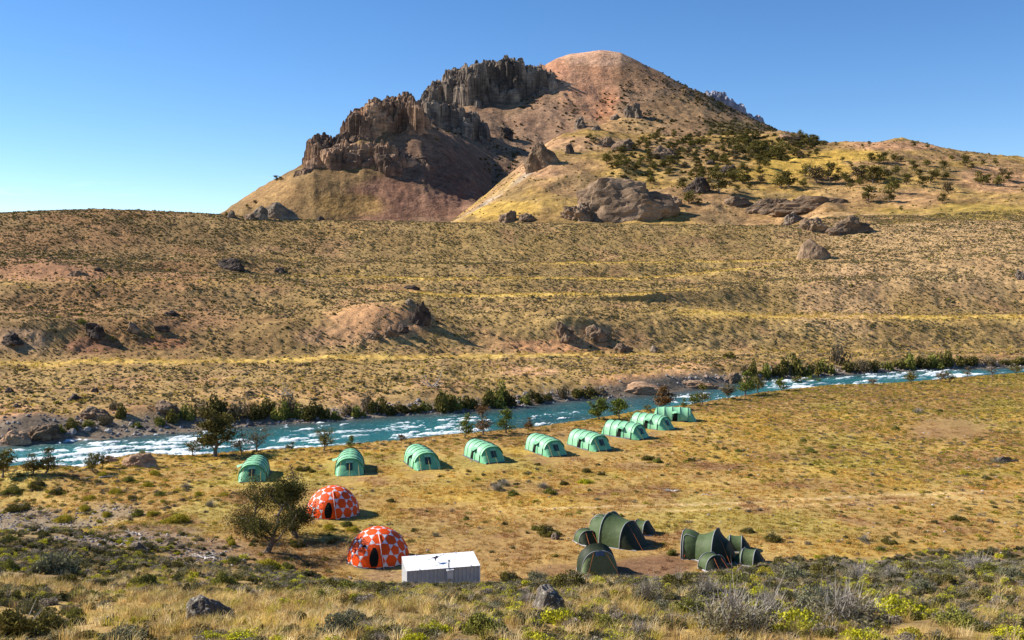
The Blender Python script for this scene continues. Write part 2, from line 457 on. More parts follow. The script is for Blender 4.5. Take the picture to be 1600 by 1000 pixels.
# gullies down the right-hand slope
g = fbm(PXX / 26, TD / 90, 3, 21)
TZ[m] += (sstep(1150, 1300, PXX) * sstep(365, 400, PYY) * sstep(500, 470, PYY) * 0.5 * g)[m]
for (x, y, rx, ry, h) in ((590, 508, 80, 30, 5.0), (640, 495, 26, 18, 2.0), (890, 515, 60, 14, 3.5), (60, 520, 110, 18, 3.0), (230, 512, 60, 14, 2.5), (90, 425, 90, 14, 2.5), (360, 412, 38, 10, 2.6),
                          (60, 672, 95, 18, 2.2), (220, 650, 60, 12, 1.6), (1020, 596, 110, 12, 1.6), (450, 520, 60, 20, 2), (700, 490, 150, 20, -1.0), (860, 480, 90, 14, 1.5)):
    bumpg(x, y, rx, ry, h, rowmask('far'))
m = rowmask('hill'); w = sstep(560, 640, TD[m]) * sstep(660, 760, PXX[m])
rid = 1 - np.abs(fbm(TX / 60, TD / 60, 4, 5))
TZ[m] += w * (7 * (rid[m] - 0.6) + 1.6 * fbm(TX / 12, TD / 12, 4, 6)[m])
m = rowmask('mountain'); w = sstep(1120, 1250, TD[m]) * sstep(3000, 2300, TD[m])
rid = 1 - np.abs(fbm(TX / 70 + TD / 400, TD / 260, 4, 8)) * 2
TZ[m] += w * (5 * rid[m] + 3.0 * fbm(TX / 22, TD / 40, 4, 9)[m] + 1.5 * fbm(TX / 7, TD / 7, 3, 10)[m]) * np.where((PYY[m] < 140) & (PXX[m] > 850), 0.35, 1)
PXX, PYY = proj(TX, TD, TZ)

# ---- albedo patches of the ground
C = np.zeros((NR, NC, 3))
def arr(c): return np.array(c, float)
straw, gold, tan, brown, redb = arr((.40, .27, .105)), arr((.44, .30, .07)), arr((.40, .245, .125)), arr((.20, .12, .07)), arr((.25, .125, .075))
def blend(mask, col):
    global C
    mk = np.clip(mask, 0, 1)[..., None]
    C = C * (1 - mk) + arr(col) * mk
def patch(x, y, rx, ry, col, s=1.0, rough=0.5, rows=None):
    r = np.hypot((PXX - x) / rx, (PYY - y) / ry) + rough * N1
    mk = sstep(1.15, 0.6, r) * s
    if rows is not None: mk = mk * rows[:, None]
    blend(mk, col)
N1 = fbm(TX / 6, TD / 6, 4, 31); N2 = fbm(TX / 25, TD / 25, 4, 32)
N1 = np.where(TD > 600, fbm(TX / 50, TD / 50, 5, 33), np.where(TD > 150, fbm(TX / 16, TD / 16, 5, 34), N1))
C[:] = straw
near, camp, far, hill, mtn = (rowmask(a) for a in ('near', 'camp', 'far', 'hill', 'mountain'))
def rws(mk): return mk[:, None]
blend(rws(near) * sstep(-0.4, 0.4, n_mid) * 0.85, (.20, .135, .08))
blend(rws(near) * sstep(0.1, 0.6, -N2) * 0.6, (.36, .26, .11))
blend(rws(camp) * sstep(-0.2, 0.6, N1) * 0.75, gold)
blend(rws(camp) * sstep(-0.15, 0.4, N2) * 0.75, (.31, .195, .09))
blend(rws(camp) * sstep(0.0, 0.5, fbm(TX / 14, TD / 10, 4, 44)) * 0.55, (.33, .29, .085))
blend(rws(camp) * sstep(0.25, 0.6, fbm(TX / 4, TD / 4, 4, 40)) * 0.8, (.27, .155, .085))
# far hillside
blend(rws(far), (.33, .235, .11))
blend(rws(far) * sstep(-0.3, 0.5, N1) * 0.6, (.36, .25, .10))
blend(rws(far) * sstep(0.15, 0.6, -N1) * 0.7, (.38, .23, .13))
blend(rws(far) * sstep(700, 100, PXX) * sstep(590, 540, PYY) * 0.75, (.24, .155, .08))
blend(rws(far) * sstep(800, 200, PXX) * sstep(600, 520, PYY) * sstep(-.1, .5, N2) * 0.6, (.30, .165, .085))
blend(rws(far) * sstep(1150, 1350, PXX) * sstep(490, 440, PYY) * 0.8, (.44, .31, .18))
# pale level terrace treads
kk = rowsK[:, None]; base = [i for i, l in enumerate(LN) if l[0] == 'far'][0]
TMX = {3: sstep(1150, 900, PXX), 4: sstep(950, 1150, PXX), 6: sstep(560, 680, PXX) * sstep(1150, 1000, PXX) + .35 * sstep(560, 400, PXX), 8: sstep(420, 520, PXX) * sstep(1260, 1150, PXX), 10: sstep(780, 900, PXX) * sstep(1300, 1200, PXX)}
for k, wd, s in ((base + 3, 0.08, .8), (base + 4, 0.55, .75), (base + 6, 0.6, .8), (base + 8, 0.6, .75), (base + 10, 0.6, .75)):
    mk = np.exp(-((kk - k - 0.35) / (wd * 0.6)) ** 2) if wd > 0.5 else np.exp(-((kk - k) / wd) ** 2) * 0.8
    blend(rws(far) * mk * s * TMX[k - base] * (1.0 + 0.35 * N1), (.64, .47, .13))
for a in ((590, 500, 95, 30, (.50, .30, .17), 1), (520, 525, 60, 18, (.50, .31, .18), .9), (70, 425, 110, 22, (.36, .20, .12), .9), (280, 440, 60, 14, (.38, .22, .12), .8), (30, 530, 60, 22, (.36, .24, .16), .8), (150, 540, 55, 14, (.27, .14, .09), .9),
          (250, 535, 50, 12, (.30, .15, .09), .9), (300, 500, 90, 20, (.31, .17, .10), .6), (880, 540, 75, 10, (.48, .27, .15), .95), (900, 520, 50, 14, (.46, .28, .16), .7), (830, 580, 60, 8, (.50, .31, .19), .8), (1040, 595, 150, 14, (.50, .30, .17), .95),
          (1080, 575, 60, 10, (.50, .31, .18), .8), (600, 450, 60, 8, (.46, .28, .14), .7), (40, 670, 90, 22, (.42, .25, .15), .9), (20, 640, 60, 10, (.42, .24, .14), .6), (210, 640, 50, 12, (.33, .19, .12), .6), (380, 620, 120, 12, (.44, .29, .14), .6), (1320, 470, 90, 60, (.46, .31, .19), .6)):
    patch(*a[:4], a[4], a[5], 0.5, far)
blend(rws(far) * sstep(9, 5, TD - np.interp(U, _fu, _fD)[None]), (.20, .17, .145))
blend(rws(rowmask('river_bed')), (.16, .14, .12))
# camp patches: trampled earth, wheel track, gravel
for a in ((1000, 893, 75, 26, (.21, .12, .075), 1), (1050, 880, 50, 18, (.21, .12, .075), .8), (870, 890, 40, 10, (.26, .155, .09), .7), (600, 898, 45, 14, (.27, .17, .105), .9), (560, 872, 80, 18, (.27, .175, .09), .7), (690, 820, 70, 26, (.34, .21, .11), .5), (1480, 670, 70, 22, (.30, .185, .10), .7),
          (1510, 720, 110, 20, (.33, .19, .10), .7), (1570, 760, 60, 14, (.42, .24, .07), .7), (1280, 700, 40, 10, (.33, .2, .1), .5), (1120, 728, 60, 6, (.26, .15, .09), .8), (1000, 730, 40, 8, (.26, .16, .09), .7), (800, 760, 60, 12, (.26, .17, .09), .5), (1200, 715, 60, 9, (.30, .18, .10), .6),
          (60, 815, 120, 20, (.25, .195, .145), 1), (170, 800, 60, 14, (.26, .2, .145), .9), (200, 845, 130, 16, (.28, .21, .16), .8), (330, 865, 70, 20, (.26, .18, .13), .9), (310, 880, 60, 14, (.24, .17, .12), .8), (230, 830, 100, 12, (.27, .19, .14), .8), (480, 870, 120, 24, (.26, .16, .08), .7), (110, 715, 60, 8, (.3, .2, .12), .6)):
    patch(*a[:4], a[4], a[5], 0.45, camp | near)
def track(pts, wd, col, s):
    a = np.array(pts, float); yy = np.interp(PXX, a[:, 0], a[:, 1]); 
    blend(rws(camp) * sstep(wd, wd * 0.3, np.abs(PYY - yy)) * s * sstep(a[0, 0] - 40, a[0, 0] + 100, PXX) * (0.75 + .5 * N1), col)
track([(820, 796), (1000, 790), (1150, 787), (1300, 778), (1450, 772), (1600, 767), (2000, 760)], 2.4, (.64, .48, .29), .9)
track([(900, 803), (1100, 797), (1300, 788), (1450, 779), (1600, 775), (2000, 770)], 2.2, (.62, .46, .27), .7)
track([(1000, 783), (1300, 771), (1600, 768)], 6, (.50, .36, .16), .4)
# hill and mountain
blend(rws(hill), (.35, .245, .085))
blend(rws(hill) * sstep(-0.2, 0.4, N1) * 0.8, (.33, .215, .12))
blend(rws(hill) * sstep(0.0, 0.5, fbm(TX / 28, TD / 28, 5, 47)) * 0.7, (.22, .16, .085))
blend(rws(hill) * (TD < 600) * (PXX < 1260), (.30, .20, .11))
for a in ((850, 265, 70, 16, (.40, .26, .16), .9), (900, 225, 90, 12, (.42, .27, .16), .9), (1240, 262, 110, 22, (.50, .35, .08), .9), (1330, 245, 60, 12, (.52, .36, .08), .8), (1120, 250, 60, 24, (.36, .24, .12), .6), (1400, 228, 90, 8, (.46, .28, .17), .9), (1500, 330, 120, 14, (.36, .28, .06), .6),
          (1560, 280, 60, 22, (.44, .27, .16), .8), (1430, 310, 50, 18, (.44, .28, .15), .7), (1330, 300, 60, 20, (.46, .31, .15), .6), (790, 330, 60, 14, (.42, .29, .07), .7), (900, 260, 50, 14, (.4, .26, .13), .7), (1300, 340, 90, 10, (.46, .31, .18), .6), (980, 330, 90, 10, (.40, .28, .09), .6)):
    patch(*a[:4], a[4], a[5], 0.5, hill)
blend(rws(hill) * sstep(6, 2, np.abs(PYY - np.interp(PXX, [700, 740, 800, 850], [352, 328, 284, 250]) - 4)) * (PXX > 700) * (PXX < 850) * sstep(-.1, .3, N1) * .8, (.42, .38, .33))
blend(rws(mtn), (.235, .155, .105))
blend(rws(mtn) * sstep(-0.2, 0.5, N1) * 0.6, (.27, .19, .12))
blend(rws(mtn) * sstep(1600, 1450, TD) * sstep(640, 560, PXX), (.225, .155, .075))
for a in ((420, 300, 60, 24, (.34, .225, .105), .7), (600, 315, 75, 40, (.25, .145, .10), 1), (540, 320, 60, 20, (.31, .205, .08), .9), (680, 320, 60, 26, (.24, .14, .10), .9), (700, 250, 80, 50, (.19, .125, .09), .9), (800, 215, 90, 40, (.26, .18, .125), .8), (850, 190, 60, 30, (.27, .18, .125), .8),
          (905, 115, 62, 46, (.52, .30, .19), 1), (925, 88, 70, 16, (.58, .38, .27), .9), (935, 150, 34, 40, (.48, .27, .17), .95), (945, 175, 20, 30, (.46, .24, .14), .9), (870, 110, 22, 24, (.46, .25, .17), .6), (1010, 120, 50, 26, (.36, .22, .13), .8), (1080, 175, 80, 40, (.27, .185, .10), .7),
          (980, 200, 60, 20, (.36, .25, .12), .8), (1150, 200, 50, 14, (.16, .13, .06), .8)):
    patch(*a[:4], a[4], a[5], 0.35, mtn)
C *= (1 + 0.10 * fbm(TX / 3, TD / 3, 3, 50))[..., None]
C = np.where(far[:, None, None], C * np.array([1.06, 1.0, 1.0]), C)
C = np.where(camp[:, None, None], C * np.array([1.0, .985, .97]), C)
C = np.where((hill | mtn)[:, None, None], C * np.array([1.0, .93, .98]), C)
C = np.clip(C * np.array([.98, .97, .86]), 0.01, 0.9)

MAT = {}
MAT['near'] = mat_terrain('foreground_soil', 1.1, 0.25, 9, 0.03)
MAT['camp'] = mat_terrain('meadow_grass', 1.6, 0.16, 7, 0.04, 0.6, 1.35)
MAT['river_bed'] = mat_terrain('river_gravel', 1.0, 0.2, 5, 0.05)
MAT['far'] = mat_terrain('hillside_grass', 0.45, 0.06, 2.2, 0.12, 0.6, 1.3)
MAT['hill'] = mat_terrain('golden_hill_grass', 0.10, 0.025, 0.5, 0.7, 0.5, 1.35)
MAT['mountain'] = mat_terrain('scree', 0.09, 0.02, 0.3, 1.1, 0.58, 1.32)

names = {'near': 'foreground_slope', 'camp': 'camp_meadow', 'river_bed': 'river_bed', 'far': 'far_hillside', 'hill': 'golden_foothill', 'mountain': 'mountain'}
LAND = {}
for key in ('near', 'camp', 'river_bed', 'far', 'hill', 'mountain'):
    idx = np.where(rn == key)[0]; r0, r1 = idx[0], min(idx[-1] + 1, NR - 1)
    P = np.stack([TX[r0:r1 + 1], TD[r0:r1 + 1], TZ[r0:r1 + 1]], -1)
    a, b = P.shape[:2]
    i = np.arange(a - 1)[:, None] * b; j = np.arange(b - 1)[None]
    Q = np.stack([i + j, i + j + 1, i + b + j + 1, i + b + j], -1).reshape(-1, 4)
    me = new_mesh(names[key], P.reshape(-1, 3), Q, [MAT[key]], True)
    at = me.color_attributes.new('col', 'FLOAT_COLOR', 'POINT')
    at.data.foreach_set('color', np.concatenate([C[r0:r1 + 1], np.ones((a, b, 1))], -1).astype(np.float32).ravel())
    LAND[key] = tag(link(names[key], me), kind='structure')

def gz(X, Y):
    """ground height under world point(s)"""
    X = np.atleast_1d(np.asarray(X, float)); Y = np.atleast_1d(np.asarray(Y, float)); out = np.zeros(len(X))
    for q in range(len(X)):
        u = X[q] / Y[q]; c = int(np.clip(np.searchsorted(U, u) - 1, 0, NC - 2)); f = (u - U[c]) / (U[c + 1] - U[c])
        d = TD[:, c] * (1 - f) + TD[:, c + 1] * f; z = TZ[:, c] * (1 - f) + TZ[:, c + 1] * f
        out[q] = np.interp(Y[q], d, z)
    return out
def gh(x, y):
    """world point where the sight line through photo pixel (x, y) meets the ground"""
    c = int(np.clip(np.searchsorted(cols_px, x), 1, NC - 2))
    yy = PYY[:, c]; k0 = 2
    for k in range(k0, NR):
        if yy[k] <= y and TD[k, c] > 22:
            f = (yy[k - 1] - y) / max(yy[k - 1] - yy[k], 1e-6); D = TD[k - 1, c] + (TD[k, c] - TD[k - 1, c]) * f
            break
    else: D = TD[-1, c]
    u, t = ray(x, y)
    X = float(u) * D
    return X, float(D), float(gz(X, D)[0])
def at(x, y, D):
    u, t = ray(x, y); return float(u) * D, float(D), EYE - float(t) * D

# ------------------------------------------------------------------ river
def build_river():
    cp = np.concatenate([np.arange(-1500, -60, 24), np.arange(-60, 1660, 1.6), np.arange(1660, 3101, 24)])
    u = (cp - 800) / FPX
    d0 = np.interp(u, U, Dk[[i for i, l in enumerate(LN) if l[0] == 'river_bed'][0]]) - 2.5
    d1 = np.interp(u, _fu, _fD) + 0.8
    s = np.linspace(0, 1, 90)[:, None]
    Y = d0 + (d1 - d0) * s; X = Y * u
    ca, sa = math.cos(R(28)), math.sin(R(28))
    A = X * ca + Y * sa; B = -X * sa + Y * ca
    px, py = proj(X, Y, np.full(X.shape, -4.0))
    wx = fbm(A / 22, B / 9, 3, 60)
    n = fbm(A / 5 + wx, B / 1.7 + 2 * wx, 5, 61, 0.68)
    n2 = fbm(A / 3.0, B / 1.0, 4, 62, 0.65)
    zone = 0.0 * X
    for (zx, sx, zs) in ((90, 130, .55), (290, 90, .62), (470, 90, .60), (640, 70, .46), (730, 60, .36), (880, 60, .2), (1085, 50, .38), (1230, 60, .5), (1370, 120, .6), (1500, 60, .5), (150, 40, .2)):
        zone += zs * np.exp(-((px - zx) / sx) ** 2)
    zone = np.clip(zone, 0, 0.75)
    calm = np.exp(-((s - 1.0) / 0.16) ** 2) + 0.5 * np.exp(-(s / 0.10) ** 2)
    foam = sstep(0.30, 0.80, n * 0.95 + 0.65 * n2 + zone * 0.66 - 0.38 * calm)
    patches = sstep(0.12, 0.55, fbm(A / 22, B / 6, 3, 66) * 1.0 + zone)
    foam *= patches
    Z = -4.0 + 0.16 * n + 0.09 * n2 + 0.22 * foam
    a, b = X.shape
    i = np.arange(a - 1)[:, None] * b; j = np.arange(b - 1)[None]
    Q = np.stack([i + j, i + j + 1, i + b + j + 1, i + b + j], -1).reshape(-1, 4)
    m = NT('river_water'); p = m.pos()
    mp = m.n('Mapping'); mp.inputs['Rotation'].default_value = (0, 0, R(-28)); mp.inputs['Scale'].default_value = (0.35, 1.3, 1)
    m.l(p, mp.inputs[0])
    nz = m.noise(1.6, 5, 0.7, mp.outputs[0], 0.6)
    at_ = m.n('Attribute', attribute_name='foam'); sep = m.n('SeparateColor'); m.l(at_.outputs['Color'], sep.inputs[0])
    add = m.n('Math', operation='MULTIPLY_ADD'); m.l(nz, add.inputs[0]); add.inputs[1].default_value = 2.0; add.inputs[2].default_value = -1.02
    a2 = m.n('Math', operation='ADD'); m.l(add.outputs[0], a2.inputs[0]); m.l(sep.outputs[0], a2.inputs[1])
    f = m.ramp(a2.outputs[0], [(0.18, 0), (0.55, 0.75), (0.85, 1.0)])
    deep = m.mix(sep.outputs[1], (.014, .085, .088), (.028, .20, .195))
    deep = m.mix(sep.outputs[2], deep, (.075, .085, .08))
    c = m.mix(f, deep, (.82, .88, .9))
    rr = m.ramp(f, [(0, 0.16), (1, 0.8)])
    b1 = m.bump(nz, 0.35, 1.0)
    m.bsdf(c, rr, b1, 0.5, IOR=1.33)
    me = new_mesh('river', np.stack([X, Y, Z], -1).reshape(-1, 3), Q, [m.m], True)
    light = np.clip(zone * 0.8 + 0.5 * wx + 0.45 * np.exp(-((px - 1000) / 120) ** 2) * sstep(0.8, 0.3, s) + 0.5 * sstep(300, 0, px), 0, 1)
    shallow = np.clip(np.exp(-((s - 1.0) / 0.14) ** 2) * 0.9 + 0.45 * sstep(900, 1060, px) * sstep(1200, 1080, px) * sstep(0.4, 0.8, s) + 0.6 * sstep(.2, 0, s) * sstep(350, 200, px), 0, 1)
    at2 = me.color_attributes.new('foam', 'FLOAT_COLOR', 'POINT')
    at2.data.foreach_set('color', np.stack([foam, light, shallow, np.ones_like(foam)], -1).astype(np.float32).ravel())
    tag(link('river', me), kind='structure')
build_river()

# ------------------------------------------------------------------ crags
M_CRAG = mat_rock('crag_rock', (.075, .052, .04), (.19, .12, .08), (.42, .26, .155), 0.05, 3.2, None, 0.35)
M_CRAG2 = mat_rock('grey_crag_rock', (.075, .06, .048), (.17, .13, .10), (.33, .25, .18), 0.05, 2.5, None, 0.35)
M_FARR = mat_rock('hazy_ridge_rock', (.22, .23, .29), (.28, .28, .34), (.36, .33, .37), 0.02, 4, None, 0.4)  # bluish grey carries the distance haze in the rock colour
def crag(name, top, D0, D1, W, cells, mat, seed, step, rnd=0.08, crev=5.0, basez=None, kind='structure', jag=9.0, skew=0.0):
    top = np.array(top, float)
    X0 = (top[0, 0] - 800) / FPX * D0; X1 = (top[-1, 0] - 800) / FPX * D1
    lo, hi = min(X0, (top[0, 0] - 800) / FPX * D1) - 3 * step, max(X1, (top[-1, 0] - 800) / FPX * D0) + 3 * step
    xs = np.arange(lo, hi, step); ys = np.arange(D0 - W * 1.7, D1 + W, step)
    X, Y = np.meshgrid(xs, ys)
    wx = X + 0.4 * cells[1] * fbm(X / cells[1], Y / cells[1], 3, seed); wy = Y + 0.25 * cells[1] * fbm(X / cells[1], Y / cells[1], 3, seed + 1)
    zb = gz(X.ravel(), Y.ravel()).reshape(X.shape) if basez is None else np.full(X.shape, float(basez))
    def H(cx, cy, cid):
        px = 800 + FPX * cx / cy
        yt = np.interp(px, top[:, 0], top[:, 1]); _, t = ray(px, yt)
        zt = EYE - t * cy
        wob = skew * np.clip(cx - lo, 0, None) + W * 1.3 * fbm(cx / (W * 1.2), cy * 0, 3, seed + 5)
        e = np.clip((cy - D0 - wob) / W, 0, 1); b = sstep(D1 + W * .8, D1, cy)
        inx = sstep(top[0, 0] - 3, top[0, 0] + 1, px) * sstep(top[-1, 0] + 3, top[-1, 0] - 1, px)
        return zb + (zt - zb) * (0.45 * (e > .02) + 0.55 * np.floor(e * 3.999) / 3) * b * inx * (1 - rnd * (cid ** 2) * 2.0 * (1 - 0.5 * e)) + (e > .02) * b * inx * jag * (cid ** 1.5 - .35) - (1 - inx) * 1.5 - (1 - b) * 25 - 1.2 * (e <= 0)
    ax, ay, aid, ae = voro(wx / cells[0], wy / cells[0], seed)
    bx, by, bid, be = voro(wx / cells[1], wy / cells[1], seed + 2)
    c3x, c3y, c3id, ce = voro(wx / cells[2], wy / cells[2], seed + 4)
    Z = 0.60 * H(ax * cells[0], ay * cells[0], aid) + 0.28 * H(bx * cells[1], by * cells[1], bid) + 0.12 * H(c3x * cells[2], c3y * cells[2], c3id)
    Z += (c3id > .88) * (Z - zb > .35 * crev + 14) * jag * .6 * (c3id - .5) * 2
    Z -= crev * np.exp(-ae * 9) + crev * 0.55 * np.exp(-be * 8) + crev * .25 * np.exp(-ce * 7)
    Z += 0.15 * crev * fbm(X / 6, Y / 6, 3, seed + 7)
    Z = np.where(Z < zb + 1.5, np.maximum(Z, zb - 1.5 - 25 * (Y > D1)), Z)
    X = X + step * 0.8 * fbm(Z / (step * 5), X / (step * 3), 3, seed + 8); Y = Y + step * 1.2 * fbm(Z / (step * 4), X / (step * 3), 3, seed + 9)
    a, b = X.shape
    i = np.arange(a - 1)[:, None] * b; j = np.arange(b - 1)[None]
    Q = np.stack([i + j, i + j + 1, i + b + j + 1, i + b + j], -1).reshape(-1, 4)
    zz = Z.ravel()[Q]; keep = zz.max(1) > (zb.ravel()[Q].min(1) - 20)
    me = new_mesh(name, np.stack([X, Y, Z], -1).reshape(-1, 3), Q[keep], [mat], False)
    return tag(link(name, me), kind=kind)
crag('cliff', [(484, 248), (488, 226), (500, 222), (515, 228), (530, 222), (560, 226), (590, 224), (620, 232), (650, 243), (672, 262), (694, 292)], 1262, 1352, 26, (24, 10, 4.5), M_CRAG, 11, 1.25, skew=.22)
crag('cliff', [(486, 240), (490, 217), (510, 214), (530, 216), (541, 203), (547, 186), (552, 170), (557, 176), (561, 169), (566, 184), (572, 170), (578, 158), (590, 159), (600, 156), (606, 147), (613, 155), (628, 147), (642, 149), (652, 154), (659, 168), (665, 196), (674, 216), (690, 240)],
     1316, 1440, 24, (20, 9, 4), M_CRAG, 23, 1.25, 0.10, skew=.3)
crag('cliff', [(657, 172), (662, 160), (672, 140), (680, 131), (690, 127), (699, 119), (706, 108), (716, 106), (724, 102), (735, 104), (745, 98), (757, 93), (763, 99), (775, 97), (783, 101), (788, 87), (795, 88), (801, 94), (808, 93), (814, 101), (822, 96), (830, 106), (836, 99), (841, 106), (850, 108), (866, 118)],
     1850, 1985, 30, (26, 12, 6), M_CRAG2, 37, 1.7, 0.10, 9, skew=.26, jag=12)
crag('cliff', [(655, 176), (661, 160), (672, 162), (684, 160), (700, 164), (716, 166), (730, 174), (744, 180), (756, 190), (768, 205)], 1615, 1665, 22, (20, 10, 5), M_CRAG2, 41, 1.6, 0.08)
crag('distant_ridge', [(1060, 165), (1082, 143), (1088, 136), (1094, 141), (1099, 137), (1107, 145), (1112, 139), (1119, 149), (1125, 143), (1131, 153), (1136, 150), (1143, 160), (1152, 166), (1157, 160), (1160, 171), (1164, 166), (1169, 179), (1180, 184), (1190, 190), (1200, 200), (1212, 214)],
     3300, 3420, 60, (50, 24, 12), M_FARR, 51, 4, 0.04, 14, 260, jag=14)
crag('distant_ridge', [(1480, 262), (1500, 254), (1560, 246), (1572, 250), (1585, 245), (1600, 250), (1640, 252), (1700, 262)], 5200, 5400, 90, (80, 40, 20), M_FARR, 57, 12, 0.03, 10, 350)

# ------------------------------------------------------------------ boulders and outcrops
import mathutils.noise as mn
def rock_mesh(name, seed, sub=4, rough=0.35, facets=7, mat=None, dim=(1, 1, 1)):
    bm = bmesh.new(); bmesh.ops.create_icosphere(bm, subdivisions=sub, radius=1)
    rnd = random.Random(seed); off = Vector((seed * 3.7, seed * 1.9, seed * 5.3))
    planes = []
    for _ in range(facets):
        v = Vector((rnd.uniform(-1, 1), rnd.uniform(-1, 1), rnd.uniform(-.3, 1))).normalized(); planes.append((v, rnd.uniform(.62, .9)))
    for v in bm.verts:
        c = v.co.copy()
        for pn, pd in planes:
            d = c.dot(pn) - pd
            if d > 0: c -= pn * d * 0.85
        n = mn.fractal(c * 1.3 + off, 0.75, 2.1, 7) * rough * 1.1
        r = (1 - abs(mn.noise(c * 2.2 + off))) * rough * 0.5
        c = c * (1 + n - r * 0.6 + rough * .2)
        if c.z < -0.25: c.z = -0.25 + (c.z + 0.25) * 0.3
        v.co = Vector((c.x * dim[0], c.y * dim[1], c.z * dim[2]))
    me = bpy.data.meshes.new(name); bm.to_mesh(me); bm.free()
    for p in me.polygons: p.use_smooth = False
    if mat: me.materials.append(mat)
    return me
RM = {}
for _k, _n, _c in (('b', 'brown_boulder', ((.15, .10, .065), (.26, .175, .11), (.38, .265, .17))), ('g', 'grey_boulder', ((.13, .098, .07), (.215, .165, .12), (.32, .25, .185))), ('d', 'dark_boulder', ((.05, .038, .03), (.095, .07, .055), (.17, .12, .09))),
                   ('t', 'tan_rock', ((.32, .195, .115), (.45, .28, .165), (.56, .38, .24))), ('l', 'lichen_boulder', ((.10, .085, .07), (.16, .135, .11), (.24, .20, .17)))):
    for _z, _b in (('L', 2.2), ('M', .5), ('S', .1)):
        RM[_k + _z] = mat_rock(_n, *_c, 4.5, _b, (.42, .41, .34) if _k == 'l' else None, 1.0, True)
def rock(x, y, w, h, mat, label, seed, cat='boulder', name='boulder', deep=0.8, rough=0.3, facets=7, rot=0, sub=4, sink=0.25, tilt=0.0, group=None):
    """a rock whose foot shows at photo pixel (x, y), w and h photo pixels across"""
    X, Y, Z = gh(x, y); mpp = Y / FPX
    W = w * mpp / 2; H = h * mpp
    sub = max(sub, 5) if w > 44 else sub
    me = rock_mesh(name, seed, sub, rough, facets, RM[mat + ('L' if W > 12 else 'M' if W > 2.5 else 'S')], (W, W * deep, H * 0.88))
    o = link(name, me, loc=(X, Y + W * deep * 0.7, 0), rot=(0, tilt, rot))
    o.location.z = float(gz(X, Y + W * deep * 0.7)[0]) * 0.5 + Z * 0.5 + H * (0.12 - sink * .4)
    return tag(o, label, cat, group)
